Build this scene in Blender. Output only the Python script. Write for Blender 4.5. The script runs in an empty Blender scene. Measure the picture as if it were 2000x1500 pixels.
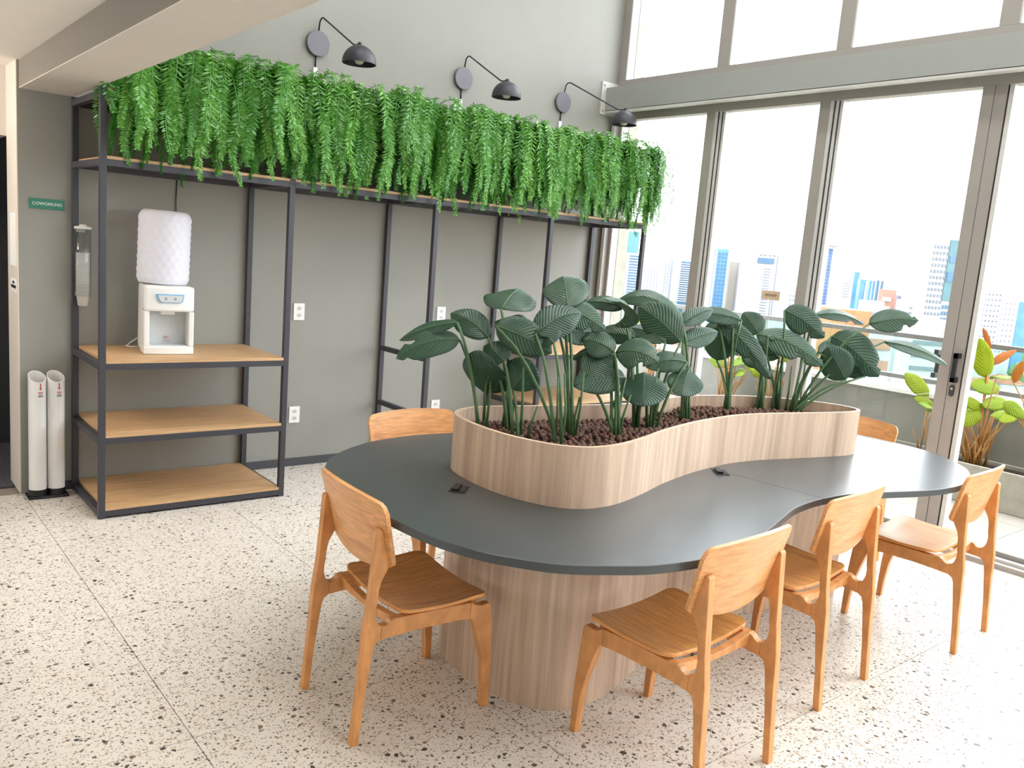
import bpy, bmesh, math, random
from mathutils import Vector, Matrix
random.seed(7)
scene = bpy.context.scene
COL = scene.collection
R = math.radians

# ------------------------------------------------------------------ camera
CAM = Vector((0, 0, 1.6))
F_PX = 1638.7
yaw, pit, rol = R(39.895), R(8.862), R(4.605)
fw = Vector((math.sin(yaw)*math.cos(pit), math.cos(yaw)*math.cos(pit), -math.sin(pit)))
rt0 = Vector((math.cos(yaw), -math.sin(yaw), 0)); up0 = rt0.cross(fw)
rt = rt0*math.cos(rol) + up0*math.sin(rol)
up = -rt0*math.sin(rol) + up0*math.cos(rol)
cd = bpy.data.cameras.new('camera'); cam = bpy.data.objects.new('camera', cd); COL.objects.link(cam)
cd.sensor_width = 36; cd.lens = F_PX/2000*36; cd.clip_end = 3000; cd.clip_start = .02
cam.matrix_world = Matrix(((rt.x, up.x, -fw.x, CAM.x), (rt.y, up.y, -fw.y, CAM.y), (rt.z, up.z, -fw.z, CAM.z), (0, 0, 0, 1)))
scene.camera = cam
def ray(px, py): return fw + rt*((px-1000)/F_PX) - up*((py-750)/F_PX)
def at_depth(px, py, d): return CAM + ray(px, py)*d
def at_z(px, py, z):
    r = ray(px, py); return CAM + r*((z-CAM.z)/r.z)

# ------------------------------------------------------------------ world, exposure
w = bpy.data.worlds.new('overcast_sky'); scene.world = w; w.use_nodes = True
bg = w.node_tree.nodes['Background']; bg.inputs[0].default_value = (.92, .945, 1, 1); bg.inputs[1].default_value = 3.2
scene.view_settings.view_transform = 'Standard'; scene.view_settings.look = 'None'
scene.view_settings.gamma = 1; scene.view_settings.use_curve_mapping = False
scene.view_settings.exposure = 1.36
# portal over the glazed wall (guides daylight sampling, gives off no light itself)
ld = bpy.data.lights.new('window_portal', 'AREA'); ld.shape = 'RECTANGLE'; ld.size = 9.2; ld.size_y = 5.1; ld.cycles.is_portal = True
lo = bpy.data.objects.new('window_portal', ld); COL.objects.link(lo); lo.location = (5.505, .75, 2.6); lo.rotation_euler = (R(90), 0, R(90))

ld2 = bpy.data.lights.new('side_window_portal', 'AREA'); ld2.shape = 'RECTANGLE'; ld2.size = 1.5; ld2.size_y = 1.7; ld2.cycles.is_portal = True
lo2 = bpy.data.objects.new('side_window_portal', ld2); COL.objects.link(lo2); lo2.location = (-5.08, 4.75, 1.35); lo2.rotation_euler = (R(90), 0, R(-90))

# ------------------------------------------------------------------ materials
def lin(c):
    c = c/255
    return c/12.92 if c <= .04045 else ((c+.055)/1.055)**2.4
def srgb(r, g, b): return (lin(r), lin(g), lin(b), 1)
MATS = {}
def mat(name, col, rough=.5, metal=0, spec=.5, noise=0, nscale=8, bump=0, bscale=60, trans=0, emit=None, nstretch=None, coat=0):
    if name in MATS: return MATS[name]
    m = bpy.data.materials.new(name); m.use_nodes = True; nt = m.node_tree; N = nt.nodes; L = nt.links
    p = N['Principled BSDF']; p.inputs['Base Color'].default_value = col; p.inputs['Roughness'].default_value = rough
    p.inputs['Metallic'].default_value = metal; p.inputs['Specular IOR Level'].default_value = spec
    if coat: p.inputs['Coat Weight'].default_value = coat; p.inputs['Coat Roughness'].default_value = .15
    if noise or bump:
        g = N.new('ShaderNodeNewGeometry')
        mp = N.new('ShaderNodeMapping'); L.new(g.outputs['Position'], mp.inputs[0])
        if nstretch: mp.inputs['Scale'].default_value = nstretch
        if noise:
            n = N.new('ShaderNodeTexNoise'); n.inputs['Scale'].default_value = nscale; n.inputs['Detail'].default_value = 5
            L.new(mp.outputs[0], n.inputs[0])
            r = N.new('ShaderNodeMapRange'); r.inputs[1].default_value = .3; r.inputs[2].default_value = .7
            r.inputs[3].default_value = 1-noise; r.inputs[4].default_value = 1+noise; L.new(n.outputs[0], r.inputs[0])
            v = N.new('ShaderNodeVectorMath'); v.operation = 'SCALE'; v.inputs[0].default_value = col[:3]; L.new(r.outputs[0], v.inputs['Scale'])
            L.new(v.outputs[0], p.inputs['Base Color'])
        if bump:
            n2 = N.new('ShaderNodeTexNoise'); n2.inputs['Scale'].default_value = bscale; n2.inputs['Detail'].default_value = 4; L.new(mp.outputs[0], n2.inputs[0])
            b = N.new('ShaderNodeBump'); b.inputs['Strength'].default_value = bump; b.inputs['Distance'].default_value = .01
            L.new(n2.outputs[0], b.inputs['Height']); L.new(b.outputs[0], p.inputs['Normal'])
    if emit:
        p.inputs['Emission Color'].default_value = emit[0]; p.inputs['Emission Strength'].default_value = emit[1]
    if trans:
        t = N.new('ShaderNodeBsdfTranslucent'); t.inputs[0].default_value = [min(1, c*1.6) for c in col[:3]]+[1]
        mx = N.new('ShaderNodeMixShader'); mx.inputs[0].default_value = trans
        L.new(p.outputs[0], mx.inputs[1]); L.new(t.outputs[0], mx.inputs[2]); L.new(mx.outputs[0], N['Material Output'].inputs[0])
    MATS[name] = m; return m

def wood(name, c1, c2, c3, scale, rough=.45, fine=6, world=True, coat=0, spec=.5):
    """procedural wood grain: scale = per-axis frequency, low along the grain"""
    m = bpy.data.materials.new(name); m.use_nodes = True; nt = m.node_tree; N = nt.nodes; L = nt.links
    p = N['Principled BSDF']; p.inputs['Roughness'].default_value = rough; p.inputs['Specular IOR Level'].default_value = spec
    if coat: p.inputs['Coat Weight'].default_value = coat; p.inputs['Coat Roughness'].default_value = .2
    tc = N.new('ShaderNodeTexCoord'); g = N.new('ShaderNodeNewGeometry')
    mp = N.new('ShaderNodeMapping'); mp.inputs['Scale'].default_value = scale
    L.new(g.outputs['Position'] if world else tc.outputs['Object'], mp.inputs[0])
    n = N.new('ShaderNodeTexNoise'); n.inputs['Scale'].default_value = 1; n.inputs['Detail'].default_value = 4; n.inputs['Roughness'].default_value = .6; n.inputs['Distortion'].default_value = .6
    L.new(mp.outputs[0], n.inputs[0])
    cr = N.new('ShaderNodeValToRGB'); e = cr.color_ramp.elements
    e[0].position = .3; e[0].color = c1; e[1].position = .72; e[1].color = c3
    k = e.new(.5); k.color = c2
    L.new(n.outputs[0], cr.inputs[0])
    mp2 = N.new('ShaderNodeMapping'); mp2.inputs['Scale'].default_value = [s*fine for s in scale]
    L.new(mp.inputs[0].links[0].from_socket, mp2.inputs[0])
    n2 = N.new('ShaderNodeTexNoise'); n2.inputs['Scale'].default_value = 1; n2.inputs['Detail'].default_value = 3; L.new(mp2.outputs[0], n2.inputs[0])
    r = N.new('ShaderNodeMapRange'); r.inputs[1].default_value = .35; r.inputs[2].default_value = .65; r.inputs[3].default_value = .84; r.inputs[4].default_value = 1.1
    L.new(n2.outputs[0], r.inputs[0])
    v = N.new('ShaderNodeVectorMath'); v.operation = 'SCALE'; L.new(cr.outputs[0], v.inputs[0]); L.new(r.outputs[0], v.inputs['Scale'])
    L.new(v.outputs[0], p.inputs['Base Color'])
    b = N.new('ShaderNodeBump'); b.inputs['Strength'].default_value = .08; b.inputs['Distance'].default_value = .003; L.new(n2.outputs[0], b.inputs['Height']); L.new(b.outputs[0], p.inputs['Normal'])
    MATS[name] = m; return m

def terrazzo(name):
    m = bpy.data.materials.new(name); m.use_nodes = True; nt = m.node_tree; N = nt.nodes; L = nt.links
    p = N['Principled BSDF']; p.inputs['Roughness'].default_value = .3; p.inputs['Specular IOR Level'].default_value = .35
    g = N.new('ShaderNodeNewGeometry')
    dn = N.new('ShaderNodeTexNoise'); dn.inputs['Scale'].default_value = 55; dn.inputs['Detail'].default_value = 2; L.new(g.outputs['Position'], dn.inputs[0])
    sb = N.new('ShaderNodeVectorMath'); sb.operation = 'SUBTRACT'; sb.inputs[1].default_value = (.5, .5, .5); L.new(dn.outputs['Color'], sb.inputs[0])
    sc = N.new('ShaderNodeVectorMath'); sc.operation = 'SCALE'; sc.inputs['Scale'].default_value = .018; L.new(sb.outputs[0], sc.inputs[0])
    ad = N.new('ShaderNodeVectorMath'); ad.operation = 'ADD'; L.new(g.outputs['Position'], ad.inputs[0]); L.new(sc.outputs[0], ad.inputs[1])
    base = N.new('ShaderNodeTexNoise'); base.inputs['Scale'].default_value = 2.5; L.new(g.outputs['Position'], base.inputs[0])
    cr0 = N.new('ShaderNodeValToRGB'); cr0.color_ramp.elements[0].color = srgb(227, 220, 210); cr0.color_ramp.elements[1].color = srgb(236, 231, 223); L.new(base.outputs[0], cr0.inputs[0])
    cur = cr0.outputs[0]
    for scale, thr, rad, cols in ((150, .66, .36, [(186, 172, 156), (200, 188, 174), (168, 152, 136)]),
                                  (90, .80, .30, [(150, 138, 124), (120, 110, 100), (178, 150, 128), (90, 84, 80)]),
                                  (44, .925, .26, [(92, 82, 76), (70, 66, 68), (128, 108, 92), (110, 104, 100), (84, 74, 66)])):
        vo = N.new('ShaderNodeTexVoronoi'); vo.voronoi_dimensions = '2D'; vo.distance = 'MINKOWSKI'; vo.inputs['Exponent'].default_value = 1.4; vo.inputs['Scale'].default_value = scale
        L.new(ad.outputs[0], vo.inputs['Vector'])
        s = N.new('ShaderNodeSeparateColor'); L.new(vo.outputs['Color'], s.inputs[0])
        a = N.new('ShaderNodeMath'); a.operation = 'GREATER_THAN'; a.inputs[1].default_value = thr; L.new(s.outputs[0], a.inputs[0])
        rr = N.new('ShaderNodeMath'); rr.operation = 'MULTIPLY_ADD'; rr.inputs[1].default_value = .35; rr.inputs[2].default_value = rad-.12; L.new(s.outputs[2], rr.inputs[0])
        d = N.new('ShaderNodeMath'); d.operation = 'LESS_THAN'; L.new(vo.outputs['Distance'], d.inputs[0]); L.new(rr.outputs[0], d.inputs[1])
        mm = N.new('ShaderNodeMath'); mm.operation = 'MULTIPLY'; L.new(a.outputs[0], mm.inputs[0]); L.new(d.outputs[0], mm.inputs[1])
        cr = N.new('ShaderNodeValToRGB'); cr.color_ramp.interpolation = 'CONSTANT'; e = cr.color_ramp.elements
        e[0].color = srgb(*cols[0]); e[1].position = 1/len(cols); e[1].color = srgb(*cols[1])
        for i, c in enumerate(cols[2:]): q = e.new((i+2)/len(cols)); q.color = srgb(*c)
        L.new(s.outputs[1], cr.inputs[0])
        mx = N.new('ShaderNodeMix'); mx.data_type = 'RGBA'; L.new(mm.outputs[0], mx.inputs[0]); L.new(cur, mx.inputs[6]); L.new(cr.outputs[0], mx.inputs[7])
        cur = mx.outputs[2]
    L.new(cur, p.inputs['Base Color'])
    MATS[name] = m; return m

def leafmat(name, c_a, c_b, rough=.4, trans=.25, veins=0, spec=.5, tcol=None):
    """leaf: colour varies a little from leaf to leaf; fine cross veins from the blade's own UVs"""
    m = bpy.data.materials.new(name); m.use_nodes = True; nt = m.node_tree; N = nt.nodes; L = nt.links
    p = N['Principled BSDF']; p.inputs['Roughness'].default_value = rough; p.inputs['Specular IOR Level'].default_value = spec
    oi = N.new('ShaderNodeObjectInfo'); mx = N.new('ShaderNodeMix'); mx.data_type = 'RGBA'
    L.new(oi.outputs['Random'], mx.inputs[0]); mx.inputs[6].default_value = c_a; mx.inputs[7].default_value = c_b
    L.new(mx.outputs[2], p.inputs['Base Color'])
    if veins:
        uv = N.new('ShaderNodeTexCoord'); s = N.new('ShaderNodeSeparateXYZ'); L.new(uv.outputs['UV'], s.inputs[0])
        a = N.new('ShaderNodeMath'); a.operation = 'SUBTRACT'; a.inputs[1].default_value = .5; L.new(s.outputs[0], a.inputs[0])
        b = N.new('ShaderNodeMath'); b.operation = 'ABSOLUTE'; L.new(a.outputs[0], b.inputs[0])
        c = N.new('ShaderNodeMath'); c.operation = 'MULTIPLY_ADD'; c.inputs[1].default_value = -.55; L.new(b.outputs[0], c.inputs[0]); L.new(s.outputs[1], c.inputs[2])
        d = N.new('ShaderNodeMath'); d.operation = 'MULTIPLY'; d.inputs[1].default_value = veins; L.new(c.outputs[0], d.inputs[0])
        e = N.new('ShaderNodeMath'); e.operation = 'SINE'; L.new(d.outputs[0], e.inputs[0])
        bp = N.new('ShaderNodeBump'); bp.inputs['Strength'].default_value = .38; bp.inputs['Distance'].default_value = .004; L.new(e.outputs[0], bp.inputs['Height']); L.new(bp.outputs[0], p.inputs['Normal'])
    t = N.new('ShaderNodeBsdfTranslucent')
    if tcol: t.inputs[0].default_value = tcol
    else: L.new(mx.outputs[2], t.inputs[0])
    ms = N.new('ShaderNodeMixShader'); ms.inputs[0].default_value = trans
    L.new(p.outputs[0], ms.inputs[1]); L.new(t.outputs[0], ms.inputs[2]); L.new(ms.outputs[0], N['Material Output'].inputs[0])
    MATS[name] = m; return m

def glassmat(name, tint=(1, 1, 1, 1), refl=1.0):
    m = bpy.data.materials.new(name); m.use_nodes = True; nt = m.node_tree; N = nt.nodes; L = nt.links
    N.remove(N['Principled BSDF'])
    t = N.new('ShaderNodeBsdfTransparent'); t.inputs[0].default_value = tint
    gl = N.new('ShaderNodeBsdfGlossy'); gl.inputs['Roughness'].default_value = .01
    fr = N.new('ShaderNodeFresnel'); gg = N.new('ShaderNodeNewGeometry'); io = N.new('ShaderNodeMapRange'); io.inputs[3].default_value = 1.45; io.inputs[4].default_value = 1/1.45
    L.new(gg.outputs['Backfacing'], io.inputs[0]); L.new(io.outputs[0], fr.inputs[0])
    k = N.new('ShaderNodeMath'); k.operation = 'MULTIPLY'; k.inputs[1].default_value = refl; L.new(fr.outputs[0], k.inputs[0])
    ms = N.new('ShaderNodeMixShader'); L.new(k.outputs[0], ms.inputs[0]); L.new(t.outputs[0], ms.inputs[1]); L.new(gl.outputs[0], ms.inputs[2])
    L.new(ms.outputs[0], N['Material Output'].inputs[0]); MATS[name] = m; return m

WALL = mat('wall_paint', srgb(150, 150, 144), .7, noise=.05, nscale=1.6, bump=.05, bscale=90)
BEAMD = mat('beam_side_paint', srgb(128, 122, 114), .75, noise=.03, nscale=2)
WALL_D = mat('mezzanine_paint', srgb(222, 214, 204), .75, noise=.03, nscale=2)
CREAM = mat('ceiling_paint', srgb(248, 243, 234), .8, noise=.02, nscale=3)
WHITEW = mat('white_wall_paint', srgb(238, 236, 232), .8, noise=.02, nscale=3)
DARKW = mat('dark_corridor_wall', srgb(62, 63, 68), .7, noise=.08, nscale=4)
CARPET = mat('dark_carpet', srgb(84, 86, 94), .95, noise=.35, nscale=90, bump=.3, bscale=200)
BASEB = mat('baseboard_grey', srgb(70, 72, 78), .5, noise=.03)
TERR = terrazzo('terrazzo')
GROUT = mat('grout', srgb(150, 142, 132), .8, noise=.05)
FRAME = mat('window_frame_taupe', srgb(160, 155, 150), .45, noise=.02, metal=.0)
FRAME_L = mat('window_frame_edge', srgb(205, 205, 203), .35, noise=.02)
STEEL = mat('transom_steel_paint', srgb(160, 164, 161), .45, noise=.02)
GASKET = mat('black_gasket', srgb(50, 50, 54), .6, noise=.05)
GLASS = glassmat('window_glass', (.97, .985, .98, 1), .9)
RGLASS = glassmat('railing_glass', (.80, .93, .88, 1), .8)
BLACKM = mat('black_powder_coat', srgb(58, 58, 66), .45, noise=.05, nscale=30)
BLACKP = mat('black_plastic', srgb(24, 25, 29), .4, noise=.05)
OAK = wood('oak_shelf', srgb(188, 150, 108), srgb(205, 168, 124), srgb(176, 138, 98), (1.2, 30, 30), .5)
LAM = wood('walnut_laminate', srgb(200, 172, 148), srgb(218, 192, 168), srgb(184, 155, 133), (9, 9, .35), .45, 5)
RIM = mat('laminate_edge', srgb(205, 178, 152), .5, noise=.06, nscale=20)
CHAIRB = wood('cherry_back', srgb(220, 154, 94), srgb(232, 170, 110), srgb(208, 140, 82), (26, 2.0, 26), .38, 4, world=False, coat=.15)
CHAIRW = wood('cherry_chair', srgb(226, 150, 80), srgb(238, 168, 96), srgb(214, 134, 66), (2.2, 26, 26), .38, 4, world=False, coat=.15)
CHAIRF = wood('cherry_frame', srgb(218, 152, 90), srgb(222, 156, 94), srgb(214, 148, 87), (5, 14, 3), .42, 4, world=False, coat=.1)
TOPM = mat('slate_laminate', srgb(66, 72, 74), .30, noise=.05, nscale=5, spec=.55)
TOPE = TOPM
CLAY = mat('clay_pebble', srgb(104, 74, 62), .85, noise=.25, nscale=70, bump=.3, bscale=300)
SOIL = mat('dark_soil', srgb(50, 38, 32), .95, noise=.3, nscale=60)
WHITEP = mat('white_plastic', srgb(238, 238, 236), .35, noise=.01)
WHITEC = mat('white_quilted_cover', srgb(222, 222, 232), .55, noise=.01)
GREYP = mat('pale_grey_plastic', srgb(206, 210, 212), .35, noise=.02)
GREYD = mat('grey_marking', srgb(150, 155, 160), .4, noise=.02)
BLUEP = mat('blue_trim', srgb(120, 180, 220), .3, noise=.02)
REDP = mat('red_print', srgb(200, 70, 66), .5, noise=.02)
PVC = mat('white_pvc', srgb(232, 232, 230), .3, noise=.01)
TEAL = mat('teal_sign', srgb(44, 128, 108), .4, noise=.03)
WHITEINK = mat('white_lettering', srgb(240, 245, 242), .5, noise=.01)
BLACKINK = mat('black_lettering', srgb(45, 45, 48), .6, noise=.02)
PAPER = mat('white_paper', srgb(246, 248, 246), .7, noise=.01)
CUPM = mat('cup_plastic', srgb(240, 236, 228), .4, noise=.01, trans=.3)
CLEAR = glassmat('clear_plastic', (.93, .95, .96, 1), 1.6)
LEAFT = leafmat('dark_green_leaf', srgb(52, 82, 66), srgb(74, 104, 84), .31, .18, 95, .5, srgb(120, 170, 110))
STEMG = mat('green_stem', srgb(72, 106, 66), .45, noise=.2, nscale=30)
FERN_A = leafmat('fern_leaflet', srgb(58, 128, 40), srgb(112, 174, 68), .32, .22, 0, .6, srgb(110, 185, 56))
FERN_B = leafmat('foxtail_needle', srgb(34, 98, 28), srgb(66, 140, 40), .6, .22, 0, .3, srgb(70, 150, 42))
LIMEL = leafmat('lime_leaf', srgb(150, 166, 26), srgb(122, 154, 40), .5, .3, 60, .3, srgb(160, 172, 36))
ORNGL = leafmat('orange_leaf', srgb(180, 116, 34), srgb(176, 100, 56), .5, .3, 60, .3, srgb(190, 130, 46))
STRAW = mat('straw_stem', srgb(166, 120, 60), .6, noise=.2, nscale=20)
CONC = mat('pale_concrete', srgb(164, 160, 147), .8, noise=.1, nscale=12, bump=.15, bscale=60)
PARA = mat('parapet_paint', srgb(136, 135, 127), .8, noise=.06, nscale=6)
LEDGE = mat('white_ledge', srgb(225, 225, 222), .5, noise=.02)
PORC = mat('balcony_tile', srgb(156, 151, 140), .45, noise=.05, nscale=7)
RAILM = mat('railing_aluminium', srgb(112, 111, 108), .4, noise=.03)
TAN = mat('tan_sign', srgb(140, 116, 88), .7, noise=.1, nscale=40)
BROWNINK = mat('brown_lettering', srgb(90, 66, 42), .7, noise=.05)

# ------------------------------------------------------------------ mesh helpers
class MB:
    def __init__(s): s.v = []; s.f = []; s.uv = None
    def add(s, vs, fs):
        o = len(s.v); s.v += [tuple(v) for v in vs]; s.f += [tuple(i+o for i in f) for f in fs]; return s
    def box(s, x0, x1, y0, y1, z0, z1):
        return s.add([(x0, y0, z0), (x1, y0, z0), (x1, y1, z0), (x0, y1, z0), (x0, y0, z1), (x1, y0, z1), (x1, y1, z1), (x0, y1, z1)],
                     [(3, 2, 1, 0), (4, 5, 6, 7), (0, 1, 5, 4), (1, 2, 6, 5), (2, 3, 7, 6), (3, 0, 4, 7)])
    def tube(s, pts, r, n=8, cap=True, r1=None):
        pts = [Vector(p) for p in pts]; rings = []; ref = None
        for i, p in enumerate(pts):
            t = (pts[min(i+1, len(pts)-1)]-pts[max(i-1, 0)]).normalized()
            if ref is None: ref = t.orthogonal().normalized()
            ref = (ref - t*ref.dot(t)); ref = ref.normalized() if ref.length > 1e-6 else t.orthogonal().normalized()
            b = t.cross(ref); rr = r if r1 is None else r+(r1-r)*i/(len(pts)-1)
            rings.append([p+(ref*math.cos(2*math.pi*k/n)+b*math.sin(2*math.pi*k/n))*rr for k in range(n)])
        o = []; f = []
        for g in rings: o += g
        for i in range(len(rings)-1):
            for k in range(n): f.append((i*n+k, i*n+(k+1) % n, (i+1)*n+(k+1) % n, (i+1)*n+k))
        if cap: f.append(tuple(range(n-1, -1, -1))); f.append(tuple((len(rings)-1)*n+k for k in range(n)))
        return s.add(o, f)
    def lathe(s, prof, n=32, c=(0, 0, 0), closed=False):
        o = []; f = []; m = len(prof)
        for r, z in prof:
            for k in range(n): a = 2*math.pi*k/n; o.append((c[0]+r*math.cos(a), c[1]+r*math.sin(a), c[2]+z))
        for i in range(m-1):
            for k in range(n): f.append((i*n+k, i*n+(k+1) % n, (i+1)*n+(k+1) % n, (i+1)*n+k))
        if not closed:
            if prof[0][0] > 1e-5: f.append(tuple(range(n-1, -1, -1)))
            if prof[-1][0] > 1e-5: f.append(tuple((m-1)*n+k for k in range(n)))
        return s.add(o, f)
    def prism(s, poly, a0, a1, axis='y'):
        """polygon in the plane across an axis, extruded from a0 to a1 along it"""
        n = len(poly)
        def P(u, v, a): return (u, a, v) if axis == 'y' else ((u, v, a) if axis == 'z' else (a, u, v))
        vs = [P(u, v, a0) for u, v in poly]+[P(u, v, a1) for u, v in poly]
        fs = [tuple(range(n-1, -1, -1)), tuple(range(n, 2*n))]+[(i, (i+1) % n, n+(i+1) % n, n+i) for i in range(n)]
        return s.add(vs, fs)
    def grid_solid(s, top, bot):
        nr, nc = len(top), len(top[0]); vs = [p for r in top for p in r]+[p for r in bot for p in r]; o = nr*nc; f = []
        for i in range(nr-1):
            for j in range(nc-1):
                f.append((i*nc+j, i*nc+j+1, (i+1)*nc+j+1, (i+1)*nc+j)); f.append((o+i*nc+j, o+(i+1)*nc+j, o+(i+1)*nc+j+1, o+i*nc+j+1))
        for j in range(nc-1):
            f.append((j, o+j, o+j+1, j+1)); a = (nr-1)*nc; f.append((a+j, a+j+1, o+a+j+1, o+a+j))
        for i in range(nr-1):
            f.append((i*nc, (i+1)*nc, o+(i+1)*nc, o+i*nc)); a = nc-1; f.append((i*nc+a, o+i*nc+a, o+(i+1)*nc+a, (i+1)*nc+a))
        return s.add(vs, f)
    def mesh(s, name, m, smooth=False, recalc=True):
        me = bpy.data.meshes.new(name); me.from_pydata(s.v, [], s.f)
        if recalc:
            b = bmesh.new(); b.from_mesh(me); bmesh.ops.recalc_face_normals(b, faces=b.faces); b.to_mesh(me); b.free()
        if s.uv:
            ul = me.uv_layers.new(name='UVMap')
            for l in me.loops: ul.data[l.index].uv = s.uv[l.vertex_index]
        if smooth:
            for p in me.polygons: p.use_smooth = True
        me.materials.append(m); me.update(); return me
    def build(s, name, m, parent=None, smooth=False, bevel=0, loc=None, recalc=True):
        return place(s.mesh(name, m, smooth, recalc), name, parent, bevel, loc)
def place(me, name, parent=None, bevel=0, loc=None, rot=None, scale=None):
    o = bpy.data.objects.new(name, me); COL.objects.link(o)
    if parent: o.parent = parent
    if loc is not None: o.location = loc
    if rot is not None: o.rotation_euler = rot
    if scale is not None: o.scale = scale
    if bevel:
        b = o.modifiers.new('bevel', 'BEVEL'); b.width = bevel; b.segments = 2; b.limit_method = 'ANGLE'; b.angle_limit = R(40)
    return o
def autosmooth(me, ang=40):
    b = bmesh.new(); b.from_mesh(me)
    for f in b.faces: f.smooth = True
    for e in b.edges:
        if len(e.link_faces) != 2 or e.calc_face_angle(0) > R(ang): e.smooth = False
    b.to_mesh(me); b.free()
def tag(o, label, cat, group=None):
    o['label'] = label; o['category'] = cat
    if group: o['group'] = group
    return o
def thing(name, label, cat, loc=(0, 0, 0), rz=0, group=None):
    o = bpy.data.objects.new(name, None); COL.objects.link(o); o.empty_display_size = .1
    o.location = loc; o.rotation_euler = (0, 0, rz); return tag(o, label, cat, group)
def struct(o): o['kind'] = 'structure'; return o
def sgroup(name):
    o = bpy.data.objects.new(name, None); COL.objects.link(o); o.empty_display_size = .1; return struct(o)
def copy_tree(o, parent=None):
    c = o.copy(); COL.objects.link(c); c.parent = parent
    for ch in list(o.children): copy_tree(ch, c)
    return c
def crom(P, n):
    out = []; m = len(P)
    for i in range(m):
        a, b, c, d = [Vector(P[(i+k-1) % m]) for k in range(4)]
        for j in range(n):
            t = j/n; out.append(((2*b)+(c-a)*t+(2*a-5*b+4*c-d)*t*t+(3*b-a-3*c+d)*t**3)*.5)
    return [(p.x, p.y) for p in out]
def offset(poly, d):
    n = len(poly); A = sum(poly[i][0]*poly[(i+1) % n][1]-poly[(i+1) % n][0]*poly[i][1] for i in range(n)); sg = 1 if A > 0 else -1; out = []
    for i in range(n):
        a = Vector(poly[i-1]); c = Vector(poly[(i+1) % n]); t = (c-a).normalized(); nrm = Vector((-t.y, t.x))*sg
        out.append((poly[i][0]+nrm.x*d, poly[i][1]+nrm.y*d))
    return out
def inside(x, y, poly):
    r = False; n = len(poly); j = n-1
    for i in range(n):
        xi, yi = poly[i]; xj, yj = poly[j]
        if (yi > y) != (yj > y) and x < (xj-xi)*(y-yi)/(yj-yi)+xi: r = not r
        j = i
    return r
def text_mesh(txt, size, m, ext=.0008):
    cu = bpy.data.curves.new('lettering', 'FONT'); cu.body = txt; cu.size = size; cu.extrude = ext; cu.align_x = 'CENTER'; cu.align_y = 'CENTER'
    o = bpy.data.objects.new('lettering', cu); COL.objects.link(o)
    dg = bpy.context.evaluated_depsgraph_get(); me = bpy.data.meshes.new_from_object(o.evaluated_get(dg))
    bpy.data.objects.remove(o); me.materials.clear(); me.materials.append(m); return me

# ================================================================== THE ROOM
YW, XW, XE = 5.365, 5.40, .86          # back wall, glazing plane, end of the back wall
ZB, ZC, ZT = 2.263, 2.41, 5.2          # mezzanine beam underside, low ceiling, high ceiling
floor = struct(MB().box(-5, 5.26, -4, YW+.3, -.12, -.012).build('floor', GROUT))
xs = [.866+.947*k for k in range(-7, 6)]; ys = [2.47+1.0*k for k in range(-7, 5)]
g = .0016
for i in range(len(xs)-1):
    for j in range(len(ys)-1):
        x0, x1 = max(xs[i], -5)+g, min(xs[i+1], 5.26)-g; y0, y1 = max(ys[j], -4)+g, min(ys[j+1], YW if i >= 6 else 5.53)-g
        if x1-x0 < .05 or y1-y0 < .05: continue
        MB().box(x0, x1, y0, y1, -.012, 0).build('floor_tile', TERR, floor)
struct(MB().box(XE, XW+.11, YW, YW+.31, 0, ZT).build('wall_back', WALL))
struct(MB().box(XE+.14, XW-.02, YW-.012, YW, 0, .055).build('baseboard_back', BASEB))
struct(MB().box(-5.2, -5, -4, 5.68, 0, .5).box(-5.2, -5, -4, 5.68, 2.2, ZC).box(-5.2, -5, -4, 4.0, .5, 2.2).box(-5.2, -5, 5.5, 5.68, .5, 2.2).build('wall_left', WHITEW))
wg = sgroup('window_20')                                          # unseen window added to light the low room and wall end
for k in range(3): MB().box(-5.14, -5.06, 4.03+k*.72-.03, 4.03+k*.72+.03, .5, 2.2).build('window_frame', FRAME, wg)
for k in range(2): MB().box(-5.104, -5.096, 4.06+k*.72, 4.06+(k+1)*.72-.06, .5, 2.2).build('pane', GLASS, wg)
struct(MB().box(-5.2, 5.5, -4.2, -4, 0, ZT).build('wall_rear', WHITEW))
wl = MB().box(-5, -.5, 5.68, 5.9, 0, ZC).box(-.5, XE, 5.68, 5.9, 2.028, ZC)
struct(wl.build('wall_entry', WALL_D))
struct(MB().box(-1.5, 2.5, 6.65, 6.8, 0, 2.4).build('wall_corridor', DARKW))
struct(MB().box(1.5, 1.6, 5.68, 6.65, 0, 2.4).build('wall_corridor_end', DARKW))
struct(MB().box(-1.6, -1.5, 5.9, 6.8, 0, 2.4).build('wall_corridor_far', DARKW))
struct(MB().box(-1.6, 1.6, 5.9, 6.8, 2.4, 2.5).build('ceiling_corridor', DARKW))
struct(MB().box(-1.5, 1.6, 5.545, 6.65, -.12, .003).build('floor_carpet', CARPET))
struct(MB().box(-5.2, XE+.01, -4, 5.9, ZC, 2.75).build('ceiling_low', CREAM))
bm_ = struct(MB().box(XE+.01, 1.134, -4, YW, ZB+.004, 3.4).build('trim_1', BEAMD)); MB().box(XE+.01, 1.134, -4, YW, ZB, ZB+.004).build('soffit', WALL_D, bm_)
struct(MB().box(XE-.004, XE, YW, 5.68, 0, ZC).build('trim_7', WALL_D))       # mezzanine edge beam
struct(MB().box(-5.2, 1.0, -4, 5.9, ZT, ZT+.1).build('ceiling_mezzanine', CREAM))
struct(MB().box(-5.3, -5.2, -4.2, 5.9, 2.75, ZT).build('wall_mezzanine_side', WHITEW))
struct(MB().box(-5.2, XE, 5.9, 6.0, 2.75, ZT).build('wall_mezzanine_back', WHITEW))
struct(MB().box(1.0, XW+.2, -4.2, YW+.3, ZT, ZT+.1).build('ceiling_high', CREAM))
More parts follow.
